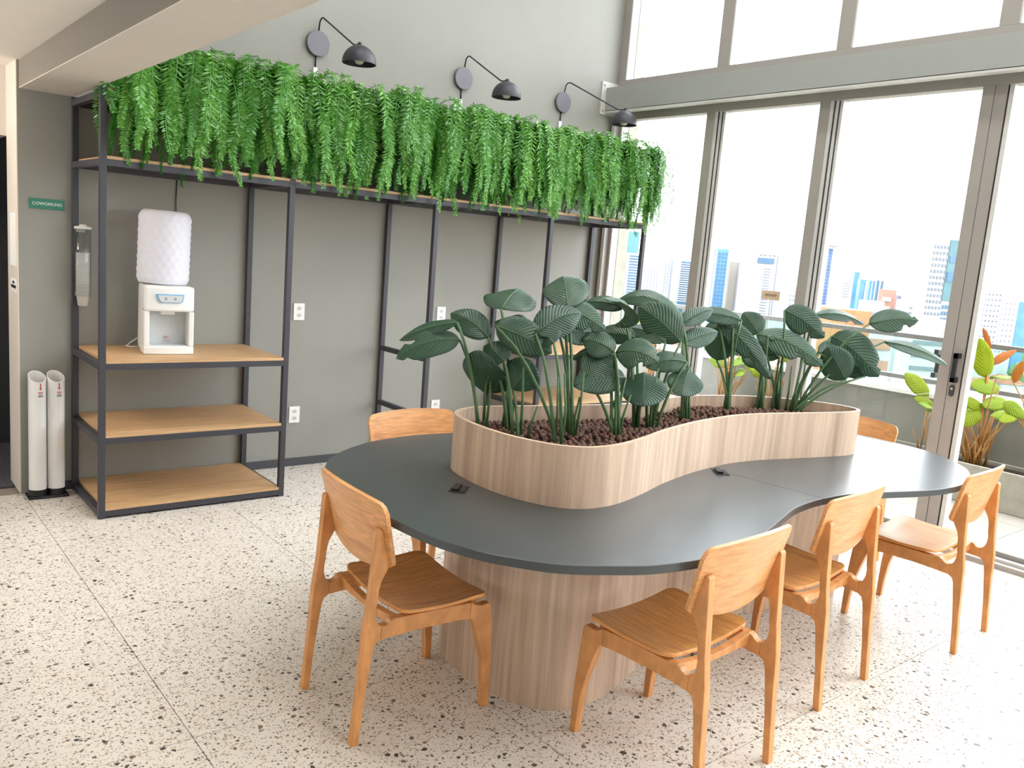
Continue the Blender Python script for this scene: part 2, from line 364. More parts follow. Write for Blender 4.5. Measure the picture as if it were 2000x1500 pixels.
# unseen fill lights added: globe by the doorway, panels under the high ceiling (all on)
t = thing('fill_globe', 'added opal fill light globe, out of view by the dark doorway', 'lamp', (-.25, 5.22, ZC))
MB().lathe([(.05, -.03), (.05, 0)], 24).build('fill_mount', WHITEP, t, True); MB().lathe([(max(.001, .09*math.sin(math.pi*k/14)), -.12-.09*math.cos(math.pi*k/14)) for k in range(15)], 24).build('globe', mat('fill_globe_glow', (1, .95, .88, 1), .5, noise=.01, emit=((1, .9, .8, 1), 40)), t, True)
for lx in (2.0, 4.0):
    for ly in (-1.5, 1.0, 3.5):
        t = thing('fill_panel', 'added long white fill light panel, out of view under the high ceiling', 'lamp', (lx, ly, ZT), 0, 'added fill panels under the high ceiling')
        MB().box(-.17, .17, -.62, .62, -.05, 0).build('fill_body', WHITEP, t, bevel=.004); MB().box(-.15, .15, -.6, .6, -.053, -.05).build('fill_face', mat('fill_panel_glow', (1, 1, 1, 1), .6, noise=.01, emit=((1, .98, .97, 1), 11)), t)
# ---- glazing
def bar(name, y0, y1, z0, z1, x0=XW, x1=XW+.09, m=FRAME, parent=None): return MB().box(x0, x1, y0, y1, z0, z1).build(name, m, parent, bevel=.003)
tb = sgroup('trim_2')                                             # steel transom beam with its end plate
MB().box(5.26, 5.32, -4, YW-.016, 2.862, 3.05).build('beam', STEEL, tb); MB().box(5.32, XW+.0, -4, YW-.016, 2.868, 2.885).build('flange', STEEL, tb); MB().box(5.32, XW+.0, -4, YW-.016, 3.03, 3.05).build('flange', STEEL, tb)
MB().box(5.258, 5.32, -4, YW-.016, 2.842, 2.856).build('beam_lip', FRAME_L, tb)
MB().box(5.21, 5.399, YW-.014, YW, 2.83, 3.10).build('end_plate', FRAME_L, tb)
MB().lathe([(.009, 0), (.009, .006)], 10, (0, 0, 0)).build('bolt', FRAME, tb, loc=(5.235, YW-.014, 3.07)).rotation_euler = (R(90), 0, 0)
MB().lathe([(.009, 0), (.009, .006)], 10, (0, 0, 0)).build('bolt', FRAME, tb, loc=(5.235, YW-.014, 2.86)).rotation_euler = (R(90), 0, 0)
struct(bar('trim_3', -4, YW-.002, 3.05, 3.134))                   # sill of the upper lights
struct(bar('trim_4', -4, YW-.002, 2.797, 2.868))                  # head of the lower lights
K = XW/5.30
up_m = [5.33, 4.18*K, 3.205*K, 2.19*K, 1.19, .19, -.81, -1.81, -2.81, -3.95]
lo_m = [5.33, 4.205*K, 3.25*K, 2.205*K, 1.2, .2, -.8, -1.8, -2.8, -3.95]
n = 0
for k in range(len(up_m)-1):
    n += 1; wg = sgroup('window_%d' % n); a, b = up_m[k], up_m[k+1]
    MB().box(XW, XW+.09, (a-.055) if k else (a-.06), (a+.055) if k else YW-.002, 3.134, 5.2).build('window_frame', FRAME, wg)
    MB().box(XW-.004, XW+.03, a-.068, a-.056, 3.134, 5.2).build('glazing_bead', FRAME_L, wg)
    MB().box(XW+.04, XW+.048, b+.055, a-.056, 3.13, 5.2).build('pane', GLASS, wg)
for k in range(len(lo_m)-1):
    n += 1; wg = sgroup('window_%d' % n if k < 3 else ('door_%d' % (k-2))); a, b = lo_m[k], lo_m[k+1]
    z0 = .075
    if k == 0:
        MB().box(XW, XW+.09, a-.06, YW-.002, z0, 2.797).build('window_frame', FRAME, wg)
        MB().box(XW-.004, XW+.04, a-.075, a-.061, z0, 2.797).build('glazing_bead', FRAME_L, wg)
        MB().box(XW-.05, XW-.001, a-.03, a+.005, z0, 2.797).build('wall_profile', FRAME_L, wg)
    elif k < 3:
        MB().box(XW, XW+.08, a-.005, a+.075, z0, 2.797).build('window_frame', FRAME, wg)
        for q, (e0, e1, mm, dx) in enumerate(((-.028, -.006, FRAME_L, .0), (-.038, -.029, GASKET, .01), (-.058, -.039, FRAME_L, .012), (-.066, -.059, GASKET, .02), (-.088, -.067, FRAME_L, .022))):
            MB().box(XW+dx, XW+.085, a+e0, a+e1, z0, 2.797).build('stile_profile', mm, wg)
    elif k == 3:                                                   # leading stiles of the sliding door with handles
        MB().box(XW-.005, XW+.055, a+.003, a+.07, z0, 2.797).build('door_stile', FRAME, wg)
        MB().box(XW+.0, XW+.055, a-.068, a, z0, 2.797).build('door_stile', FRAME, wg)
        MB().box(XW+.01, XW+.06, a-.078, a-.069, z0, 2.797).build('gasket', GASKET, wg)
        MB().box(XW+.0, XW+.065, a-.105, a-.079, z0, 2.797).build('edge_profile', FRAME_L, wg)
        for hy, xx0, xx1 in ((a-.04, XW-.055, XW), (a+.125, XW+.055, XW+.11)):
            h = MB(); s0, s1 = (xx0, xx0+.016) if xx0 < XW else (xx1-.016, xx1)
            h.box(s0, s1, hy-.014, hy+.014, 1.03, 1.21).box(xx0, xx1, hy-.014, hy+.014, 1.03, 1.062).box(xx0, xx1, hy-.014, hy+.014, 1.178, 1.21)
            h.build('pull_handle', BLACKP, wg, bevel=.002)
        e = MB().prism([(.016*math.cos(t*math.pi/10), (.02 if math.sin(t*math.pi/10) > 0 else -.02)+.016*math.sin(t*math.pi/10)) for t in range(20)], 0, .006, 'x').build('lock_plate', BLACKM, wg, loc=(XW-.006, a-.028, .975))
        MB().prism([(.007*math.cos(t*math.pi/8), .007*math.sin(t*math.pi/8)) for t in range(16)], -.003, 0, 'x').build('keyhole', FRAME_L, e, loc=(0, 0, .012))
    else:
        MB().box(XW, XW+.08, a-.06, a+.06, z0, 2.797).build('window_frame', FRAME, wg)
    if k != 3:                                                     # the panel right of the door stile stands open
        MB().box(XW+.045, XW+.053, b+.07, a-.06, z0, 2.78).build('pane', GLASS, wg)
tr = sgroup('trim_5')                                              # floor track of the sliding doors
MB().box(5.262, 5.31, -4, YW-.02, 0, .032).build('track_step', FRAME, tr)
MB().box(5.31, 5.345, -4, YW-.02, 0, .05).build('track_rail', FRAME_L, tr)
MB().box(5.345, 5.375, -4, YW-.02, 0, .035).build('track_groove', GASKET, tr)
MB().box(5.375, 5.50, -4, YW-.02, 0, .075).build('track_sill', FRAME, tr)
struct(MB().box(XW+.112, 5.64, 5.285, YW+.31, -.1, 5.6).build('wall_pier', CONC))

# ================================================================== BALCONY
bf = struct(MB().box(5.50, 7.3, -4, 8.2, -.12, -.012).build('floor_balcony', GROUT))
for i in range(2):
    for j in range(-4, 8):
        x0 = 5.50+i*.9; MB().box(x0+.002, x0+.898, j+.002, j+.998, -.012, -.002).build('floor_tile', PORC, bf)
struct(MB().box(7.02, 7.26, -4, 8.2, 0, .70).build('wall_parapet', PARA))
struct(MB().box(6.99, 7.29, -4, 8.2, .70, .735).build('trim_6', LEDGE))
rl = thing('balcony_railing', 'grey metal railing with glass panes on the white balcony ledge', 'railing', (7.12, 0, .735))
MB().box(-.03, .03, -4, 8.2, .42, .46).build('top_rail', RAILM, rl, bevel=.004)
MB().box(-.02, .02, -4, 8.2, .07, .105).build('bottom_rail', RAILM, rl)
py = [-2.9+.96*k for k in range(0, 12)]
for yy in py: MB().box(-.022, .022, yy-.028, yy+.028, 0, .42).build('post', RAILM, rl)
for a, b in zip(py[:-1], py[1:]): MB().box(-.004, .004, a+.03, b-.03, .11, .42).build('glass_pane', RGLASS, rl)
def trough(y0, y1, label):
    t = thing('concrete_planter', label, 'planter', (6.67, y0, 0))
    L = y1-y0
    MB().box(0, .03, 0, L, 0, .30).box(.31, .34, 0, L, 0, .30).box(.03, .31, 0, .03, 0, .30).box(.03, .31, L-.03, L, 0, .30).box(.03, .31, .03, L-.03, 0, .04).build('trough', CONC, t, bevel=.004)
    MB().box(.03, .31, .03, L-.03, .04, .27).build('soil', SOIL, t)
trough(-2.0, 3.3, 'long pale concrete planter by the open sliding door'); trough(3.9, 7.4, 'pale concrete planter on the balcony behind the shelf end')

def blade(base, mid, tip, width, nref, nl=12, nw=6, fold=.25, m=LEAFT, name='leaf', parent=None, curl=0, pw=.75, peak=.42, splits=(), thick=.0008, wave=0):
    """leaf blade along a quadratic midrib; nref = direction its upper face looks to"""
    base, mid, tip = Vector(base), Vector(mid), Vector(tip); nref = Vector(nref); top = []; bot = []; uv = []
    for i in range(nl+1):
        t = i/nl; p = base*(1-t)**2+mid*2*t*(1-t)+tip*t*t
        T = ((mid-base)*(1-t)+(tip-mid)*t); T = T.normalized() if T.length > 1e-6 else Vector((0, 0, 1))
        S = T.cross(nref); S = S.normalized() if S.length > 1e-4 else T.orthogonal().normalized(); Nn = S.cross(T).normalized()
        wd = width*.5*max(.02, math.sin(math.pi*min(1, t**(math.log(.5)/math.log(peak))))**pw)
        if i == nl: wd = width*.012
        r1, r2 = [], []
        for j in range(nw+1):
            s = -1+2*j/nw; ww = wd
            for sp, sd in splits:
                if abs(t-sp) < .035 and s*sd > .3: ww = wd*.55
            h = Nn*(-fold*abs(s)*wd+curl*s*s*wd + wave*wd*math.sin(t*9+s*2)*abs(s))
            q = p+S*s*ww+h; r1.append(q+Nn*thick); r2.append(q-Nn*thick); uv.append((j/nw, t))
        top.append(r1); bot.append(r2)
    mb = MB().grid_solid(top, bot); mb.uv = uv+uv
    return mb.build(name, m, parent, True, recalc=False)

rnd = random.Random(3)
def lime_plant(y, label, n_st=22, h=.75, leaves=9, seed=1, group=None, x=6.84):
    q = random.Random(seed); t = thing('balcony_plant', label, 'plant', (x, y, .265), 0, group)
    for i in range(n_st):
        a = q.uniform(0, 6.28); l = q.uniform(.1, .42); s = q.uniform(.05, .22); b = (q.uniform(-.05, .05), q.uniform(-.07, .07), 0)
        MB().tube([b, (b[0]+math.cos(a)*s*.5*l, b[1]+math.sin(a)*s*l, l*.5), (b[0]+math.cos(a)*s*l*1.3, b[1]+math.sin(a)*s*l*2.6, l)], .009, 6, r1=.004).build('stalk', STRAW, t, True)
    for i in range(leaves):
        a = q.uniform(0, 6.28); z = q.uniform(.30, h-.08); rr = q.uniform(.02, .15)
        b = Vector((math.cos(a)*rr*.5, math.sin(a)*rr*1.2, z)); d = Vector((math.cos(a)*.4-.35, math.sin(a), q.uniform(-.3, .5))).normalized(); ln = q.uniform(.15, .22)
        orange = (i % 4 == 3); tip = b+d*ln; mid = b+d*ln*.5+Vector((0, 0, .05))
        MB().tube([(b.x*.2, b.y*.2, 0), (b.x*.5, b.y*.5, z*.6), b], .005, 5).build('stem', STRAW, t, True)
        blade(b, mid, tip, .07 if orange else q.uniform(.12, .15), Vector((-.8, -.5, .5)), 9, 6, .2, ORNGL if orange else LIMEL, 'leaf', t, wave=.1)
    return t
def lime_leaves(t, items):
    org = t.location; d0 = (org-CAM).dot(fw)
    for (bx, by, tx, ty, wd_, orange) in items:
        B = at_depth(bx, by, d0-.04); T = at_depth(tx, ty, d0-.07); M = (B+T)*.5+Vector((-.02, 0, .015))
        blade(B-org, M-org, T-org, wd_, (CAM-B).normalized()+Vector((0, 0, .3)), 12, 6, .15, ORNGL if orange else LIMEL, 'leaf', t, wave=.08, pw=.6)
        MB().tube([(0, 0, 0), ((B.x-org.x)*.3, (B.y-org.y)*.3, (B.z-org.z)*.6), B-org], .005, 5).build('stem', STRAW, t, True)
gp = 'lime plants along the balcony planters'
lime_leaves(lime_plant(2.56, 'tall lime-leaved plant with straw stalks beside the open door stile', 46, .8, 3, 5, gp), [(1925, 738, 1914, 660, .15, 0), (1952, 760, 1895, 752, .13, 0), (1968, 786, 1918, 792, .12, 0), (1935, 712, 1986, 684, .065, 1), (1922, 800, 1874, 777, .09, 0), (1910, 798, 1884, 834, .13, 0), (1935, 680, 1920, 640, .04, 1)])
lime_leaves(lime_plant(2.12, 'lime-leaved plant with an orange leaf at the open doorway', 14, .7, 2, 9, gp), [(1988, 808, 1952, 824, .09, 0), (1960, 786, 2006, 818, .10, 0), (1980, 748, 2000, 704, .065, 1), (2000, 760, 2040, 770, .1, 0)])
lime_leaves(lime_plant(2.98, 'low lime plant with two leaves seen behind the door handle', 2, .5, 1, 12, gp), [(1814, 774, 1767, 729, .13, 0), (1824, 792, 1785, 777, .07, 0)])
lime_plant(4.9, 'straw-stalked lime plant behind the dark planter leaves', 30, .85, 9, 21, gp)
lime_plant(4.45, 'thin lime plant with spreading straw stalks next to the tan sign', 14, .75, 9, 23, gp)
lime_plant(5.9, 'lime plant with an orange leaf by the far railing post', 12, .95, 9, 31, gp)
lime_plant(1.4, 'lime plant further along the planter outside the glass', 20, .7, 8, 40, gp)
sg = thing('stake_sign', 'small tan sign board on a thin stake above the balcony planter', 'sign', (6.93, 4.60, .265))
MB().box(-.003, .003, -.003, .003, 0, 1.12).build('stake', RAILM, sg)
MB().box(-.008, -.003, -.098, .098, 1.09, 1.175).build('board', TAN, sg)
qq = random.Random(2)
for k in range(7):
    MB().box(-.0095, -.008, -.062+k*.018, -.062+k*.018+.012, 1.125, 1.145+qq.uniform(-.002, .003)).build('lettering', BROWNINK, sg)

# ================================================================== CITY BEYOND
GZ = -35
struct(MB().box(40, 2500, -1800, 2800, GZ-2, GZ).build('ground', mat('city_ground', srgb(120, 122, 106), .9, noise=.25, nscale=.03)))
cw = mat('city_white', srgb(158, 160, 165), .8, noise=.03, nscale=.05); cgrey = mat('city_grey', srgb(120, 122, 130), .8, noise=.05, nscale=.05)
cbeige = mat('city_beige', srgb(120, 115, 108), .8, noise=.04, nscale=.05); cpink = mat('city_salmon', srgb(146, 108, 94), .8, noise=.05, nscale=.05)
corange = mat('city_brick', srgb(140, 92, 58), .85, noise=.1, nscale=.08); cblue = mat('city_blue_glass', srgb(66, 112, 156), .25, noise=.2, nscale=.15)
cnavy = mat('city_navy_glass', srgb(74, 98, 140), .25, noise=.2, nscale=.2); cteal = mat('city_teal_glass', srgb(62, 98, 104), .25, noise=.15, nscale=.15)
cband = mat('city_blue_band', srgb(56, 88, 114), .3, noise=.1, nscale=.2); cwin = mat('city_dark_window', srgb(92, 98, 107), .3, noise=.15, nscale=.3)
croof = mat('city_red_roof', srgb(116, 74, 56), .85, noise=.15, nscale=.4); cgreen = mat('city_tree', srgb(84, 108, 76), .9, noise=.3, nscale=.25)
hr = Vector((rt.x, rt.y, 0)).normalized(); ha = math.atan2(hr.y, hr.x)
SHARED = {}
def unit(m):
    k = 'unit_'+m.name
    if k not in SHARED: SHARED[k] = MB().box(-.5, .5, -.5, .5, -.5, .5).mesh(k, m)
    return SHARED[k]
def building(p0, p1, ptop, d, m, label, depth=None, bands=None, wins=None, extra=None, rot=0):
    """block whose facade spans columns p0..p1 at view depth d, roof seen at row ptop"""
    pm = (p0+p1)/2; c = at_depth(pm, ptop, d); W = abs(p1-p0)*d/F_PX; Hh = c.z-GZ; D = depth or W*.8
    back = Vector((fw.x, fw.y, 0)).normalized()
    t = thing('city_building', label, 'building', (c.x+back.x*D/2, c.y+back.y*D/2, GZ), ha+R(rot))
    MB().box(-W/2, W/2, -D/2, D/2, 0, Hh).build('wall', m, t)
    def pc(name, mm, u0, u1, v0, v1, proud=.35):
        return place(unit(mm), name, t, loc=((u0+u1-1)/2*W, -D/2, (v0+v1)/2*Hh), scale=((u1-u0)*W, proud*2, (v1-v0)*Hh))
    if bands:
        mm, u0, u1, v0, v1, cnt, fill = bands
        for i in range(cnt): h = (v1-v0)/cnt; pc('window_band', mm, u0, u1, v0+i*h, v0+i*h+h*fill)
    if wins:
        for (mm, u0, u1, v0, v1, nc, nr, fx, fy) in wins:
            for i in range(nc):
                for j in range(nr):
                    a = (u1-u0)/nc; b = (v1-v0)/nr; pc('window', mm, u0+a*(i+(1-fx)/2), u0+a*(i+(1+fx)/2), v0+b*(j+(1-fy)/2), v0+b*(j+(1+fy)/2))
    if extra:
        for (nm, mm, u0, u1, v0, v1, pr) in extra: pc(nm, mm, u0, u1, v0, v1, pr)
    return t
building(1213, 1254, 494, 420, cw, 'white tower with blue floor bands behind the shelf end', bands=(cband, .42, 1, .45, .99, 16, .5), wins=[(cgrey, .08, .34, .45, .99, 2, 15, .6, .5)])
building(1219, 1250, 452, 520, cblue, 'blue glass tower rising behind the blue-banded tower')
building(1262, 1292, 520, 620, cw, 'faint white slab tower left of the antenna tower', wins=[(cgrey, .1, .9, .45, .97, 4, 12, .3, .5)])
building(1296, 1330, 508, 560, cw, 'pale tower with a narrow grey strip', extra=[('strip', cgrey, .46, .56, .3, .99, .4)], wins=[(cgrey, .1, .4, .45, .95, 2, 12, .5, .4)])
building(1331, 1352, 511, 500, cband, 'narrow blue-windowed tower beside the mullion', bands=(cw, 0, 1, .4, .99, 18, .45))
building(1379, 1399, 500, 430, cbeige, 'pale block with a column of small dark windows', wins=[(cgrey, .3, .85, .42, .86, 2, 14, .55, .45)], extra=[('glass_crown', cblue, .3, .98, .88, 1.0, .5)])
building(1396, 1424, 486, 400, cblue, 'bright blue glass tower with a white vertical stripe', wins=[(cband, .3, .98, .35, .97, 3, 16, .5, .6)], extra=[('stripe', cw, .08, .2, .4, .99, .6)])
building(1427, 1448, 512, 480, cbeige, 'plain beige tower next to the blue glass tower', extra=[('edge_strip', cgrey, .75, .95, .3, 1, .4)])
building(1449, 1468, 521, 470, cw, 'white tower with a thin dark edge line', extra=[('edge_strip', cgrey, .78, .86, .3, 1, .4)])
building(1464, 1478, 517, 440, cw, 'narrow white tower with thin floor bands', bands=(cgrey, .15, .98, .4, .98, 18, .25))
building(1477, 1522, 494, 410, cw, 'broad white tower with dark floor slots and a grey sign box', bands=(cgrey, .42, .72, .36, .86, 17, .3), extra=[('sign_box', cband, .1, .8, .89, .945, .8), ('edge_strip', cgrey, .95, 1, .3, .97, .5)] + [('roof_window', cbeige, .15+.2*i, .27+.2*i, .97, .985, .5) for i in range(4)])
building(1523, 1562, 566, 380, cw, 'low white block beside the tan sign', wins=[(cgrey, .5, .95, .75, .95, 3, 3, .5, .3)])
building(1594, 1628, 484, 330, cnavy, 'navy glass tower with stacked balconies', bands=(cband, .02, .5, .3, .8, 20, .35), wins=[(cgrey, .7, 1.0, .3, .96, 2, 24, .4, .35)], extra=[('stripe', cw, .58, .64, .3, .95, .5), ('roof_slab', cbeige, -.1, 1.12, 1.01, 1.03, 3)])
building(1645, 1664, 548, 520, cw, 'white hazy block behind the plants', wins=[(cgrey, .2, .9, .7, .98, 3, 6, .4, .4)])
building(1666, 1680, 531, 560, cblue, 'small blue glass slab in the middle distance', extra=[('strip', cw, .0, .2, .4, 1, .5)])
building(1681, 1698, 546, 500, cblue, 'blue stepped glass block in the middle distance', extra=[('strip', cw, .6, .75, .4, .98, .5)])
building(1699, 1712, 548, 480, cblue, 'blue glass slab with white fins', extra=[('fin', cw, .3, .42, .4, 1, .6), ('fin', cw, .8, .95, .4, 1, .6)])
building(1714, 1727, 548, 540, cband, 'pale blue-grey slab beside the salmon block', extra=[('fin', cw, .3, .5, .4, 1, .6)])
building(1726, 1752, 566, 330, cpink, 'salmon block with white floor bands', bands=(cw, 0, .62, .55, .97, 4, .45))
building(1690, 1728, 588, 300, cw, 'low white block in front of the salmon block', bands=(cgrey, .05, .9, .6, .95, 3, .35))
building(1752, 1786, 578, 340, cgrey, 'grey block with dark floor bands', bands=(cwin, .2, .75, .55, .97, 6, .35))
for i, (a, b, tp) in enumerate(((1776, 1800, 588), (1786, 1812, 570), (1800, 1826, 556), (1812, 1836, 536))):
    building(a, b, tp, 300+i*14, cw, 'white terraced block with fine floor slots, step %s of the stair-shaped tower' % ('lowest', 'second', 'third', 'highest')[i], depth=10, bands=(cwin, .1, .72, .5, .97, (8, 10, 11, 13)[i], .25))
building(1824, 1880, 468, 275, cw, 'tall white gridded tower with a teal glass corner beside the door stile', wins=[(cwin, .02, .62, .36, .97, 5, 16, .55, .5), (cband, .62, 1, .36, .6, 3, 6, .7, .6)], extra=[('glass_corner', cteal, .58, 1.0, .62, 1.0, .6), ('glass_patch', cband, .62, .95, .74, .80, .9), ('glass_patch', cband, .62, .95, .86, .9, .9)])
building(1913, 1962, 566, 310, cw, 'white apartment block with scattered small windows', wins=[(cwin, .05, .95, .35, .98, 6, 12, .35, .3)])
building(1955, 1992, 580, 330, cw, 'stepped white apartment block behind the scattered-window block', wins=[(cgrey, .05, .95, .35, .96, 4, 10, .4, .3)])
building(1994, 2014, 590, 360, cblue, 'blue glass block at the open doorway edge')
building(1626, 1702, 606, 150, corange, 'orange brick block with small square openings', depth=18, wins=[(cwin, .3, .9, .80, .98, 3, 2, .12, .3)], extra=[('window', cw, .02, .14, .66, .76, .3), ('window', cw, .2, .32, .66, .76, .3), ('floor_slab', cw, 0, 1, .60, .635, .5)])
building(1702, 1750, 628, 170, cw, 'low white block with salmon strips beyond the railing', bands=(cpink, 0, .9, .5, .95, 3, .5))
building(1786, 1860, 624, 190, cw, 'low white block with a grey flat roof under the gridded tower', bands=(cwin, .05, .9, .5, .9, 4, .3))
hq = random.Random(11)
SPOTS = []
def free(p, r):
    for (x, y, q) in SPOTS:
        if (x-p.x)**2+(y-p.y)**2 < (r+q)**2: return False
    SPOTS.append((p.x, p.y, r)); return True
for o_ in [o for o in COL.objects if o.name.startswith('city_building')]:
    SPOTS.append((o_.location.x, o_.location.y, 1.3*max(v.co.xy.length for c in o_.children if c.name.startswith('wall') for v in c.data.vertices)))
def house(px, py, kind):
    p = at_z(px, py, GZ+5)
    if not free(p, 8.5): return
    d = (p-CAM).dot(fw); s = hq.uniform(.8, 1.25); t = thing('red_roofed_house', 'small red-roofed house among trees below the balcony', 'house', (p.x, p.y, GZ), hq.uniform(0, 3), 'red-roofed houses below')
    place(SHARED.setdefault('hw', MB().box(-6, 6, -4.5, 4.5, 0, 5).mesh('house_wall', cw)), 'wall', t, scale=(s, s, 1))
    place(SHARED.setdefault('hr', MB().add([(-6.6, -5, 5), (6.6, -5, 5), (6.6, 5, 5), (-6.6, 5, 5), (-3.5, 0, 7.6), (3.5, 0, 7.6)], [(0, 1, 5, 4), (1, 2, 5), (2, 3, 4, 5), (3, 0, 4), (3, 2, 1, 0)]).mesh('house_roof', croof)), 'roof', t, scale=(s, s, 1))
for i in range(46):
    house(hq.uniform(1560, 1860), hq.uniform(655, 745), 0)
for i in range(14): house(hq.uniform(1900, 2010), hq.uniform(668, 760), 0)
for i in range(10): house(hq.uniform(1230, 1340), hq.uniform(600, 680), 0)
tm = []
for k in range(4):
    b = bmesh.new(); bmesh.ops.create_icosphere(b, subdivisions=2, radius=1)
    for v in b.verts: v.co *= hq.uniform(.78, 1.15); v.co.z = v.co.z*.8+1.0
    me = bpy.data.meshes.new('tree_crown'); b.to_mesh(me); b.free(); me.materials.append(cgreen); tm.append(me)
def tree(px, py, s):
    p = at_z(px, py, GZ+3)
    if not free(p, s*1.2): return
    o = place(tm[hq.randrange(4)], 'far_tree', None, loc=(p.x, p.y, GZ), rot=(0, 0, hq.uniform(0, 6)), scale=(s, s, s*hq.uniform(.9, 1.3)))
    tag(o, 'round green tree among the houses below the balcony', 'tree', 'trees below the balcony')
for (x0, x1, y0, y1, cnt) in ((1240, 1345, 598, 690, 90), (1400, 1560, 615, 700, 110), (1560, 1860, 632, 745, 240), (1890, 2010, 636, 760, 140)):
    for i in range(cnt): tree(hq.uniform(x0, x1), hq.uniform(y0, y1), hq.uniform(4, 8))

# ================================================================== SHELF UNIT
SX = [1.138+1.0245*k for k in range(5)]; YF, YB = 4.739, 5.341; Z1, Z2, Z3, Z4 = .061, .465, .868, 1.924; TB = .0165
su = thing('shelf_unit', 'long black metal frame shelf with oak boards against the grey wall', 'shelf', (SX[0], YF, 0))
def sub(name, x0, x1, y0, y1, z0, z1, m=BLACKM, bev=.0015): return MB().box(x0-SX[0], x1-SX[0], y0-YF, y1-YF, z0, z1).build(name, m, su, bevel=bev)
for x in SX:
    for y in (YF, YB): sub('post', x-TB, x+TB, y-TB, y+TB, 0, ZB-.004)
def frame(x0, x1, z, board=True, th=.016):
    for y in (YF, YB): sub('rail', x0+TB, x1-TB, y-TB, y+TB, z-th-.034, z-th)
    if board: sub('board', x0+TB, x1-TB, YF-TB+.001, YB+TB, z-th, z, OAK, .001)
def side(x, z, th=.016): sub('side_rail', x-TB, x+TB, YF+TB, YB-TB, z-th-.034, z-th)
for b in (0, 3):
    for z in (Z1, Z2, Z3): frame(SX[b], SX[b+1], z)
for x in SX:
    for z in ((Z1, Z2, Z3, Z4, ZB-.004) if x != SX[2] else (Z2, Z3, Z4, ZB-.004)): side(x, z)
for b in range(4):
    frame(SX[b], SX[b+1], Z4); frame(SX[b], SX[b+1], ZB-.004)

# ---- ferns on top, trailing over the front
def leaflet_frond(seed, length):
    q = random.Random(seed); mb = MB(); n = int(length/.0115); pts = []
    fo = q.uniform(.15, .25); rise = q.uniform(.03, .10)
    for i in range(n+1):
        s = i/n*length
        a = min(1, s/.26)*math.pi*.5                                  # arch over the edge then hang
        y = -fo*math.sin(a)-.02*max(0, s-.26); z = rise*math.sin(a*2)-max(0, s-.2)*.98-.02*a
        pts.append(Vector((.018*math.sin(s*14+seed), y+.012*math.sin(s*11+seed*2), z)))
    mb.tube(pts[::3]+[pts[-1]], .0022, 4)
    for i in range(2, n):
        T = (pts[i+1]-pts[i-1]).normalized(); S = Vector((1, 0, 0)); S = (S-T*S.dot(T)).normalized(); Nn = S.cross(T)
        ll = (.030+.022*math.sin(math.pi*min(1, i/n*1.05)))*q.uniform(.8, 1.15)*(1-.35*(i/n)**3)
        for sg in (-1, 1):
            d = (S*sg*q.uniform(.8, 1)+T*q.uniform(.35, .65)+Nn*q.uniform(-.45, .45)).normalized(); wd = T*.0055+Nn*q.uniform(-.003, .003)
            p = pts[i]; mb.add([p, p+d*ll*.45+wd, p+d*ll, p+d*ll*.45-wd], [(0, 1, 2, 3)])
    return mb.mesh('frond_leaflet', FERN_A, recalc=False)
def foxtail_frond(seed, length):
    q = random.Random(seed); mb = MB(); n = int(length/.006); pts = []; fo = q.uniform(.12, .2)
    for i in range(n+1):
        s = i/n*length; a = min(1, s/.22)*math.pi*.5
        pts.append(Vector((.012*math.sin(s*10+seed), -fo*math.sin(a), .05*math.sin(a*2)-max(0, s-.18))))
    mb.tube(pts[::5]+[pts[-1]], .003, 4)
    for i in range(1, n):
        T = (pts[min(i+1, n)]-pts[i-1]).normalized(); S = T.orthogonal().normalized(); B = T.cross(S)
        ll = .036*(1-.35*(i/n)**6)*min(1, .4+i/n*4)
        for k in range(8):
            a = q.uniform(0, 6.283); d = (S*math.cos(a)+B*math.sin(a)+T*q.uniform(.6, 1.1)).normalized(); wv = d.cross(T).normalized()*.0016
            l2 = ll*q.uniform(.75, 1.2); p = pts[i]; mb.add([p-wv, p+wv, p+d*l2], [(0, 1, 2)])
    return mb.mesh('frond_foxtail', FERN_B, recalc=False)
FA = [leaflet_frond(k, l) for k, l in enumerate((.56, .61, .66, .70, .74, .60, .48, .67))]
FB = [foxtail_frond(k+20, l) for k, l in enumerate((.50, .58, .64, .68, .60))]
fq = random.Random(5); NF = 38
for b in range(4):
    t = thing('plant_trough', 'black plant trough hidden in ferns on top of the shelf, %s' % ('over the water dispenser', 'next to the dispenser bay', 'over the open ladder bay', 'beside the window')[b], 'trough', (SX[b]+.512, 4.95, ZB-.004))
    MB().box(-.46, .46, -.12, .12, 0, .13).build('tray', BLACKP, t, bevel=.004); MB().box(-.44, .44, -.10, .10, .13, .15).build('soil', SOIL, t)
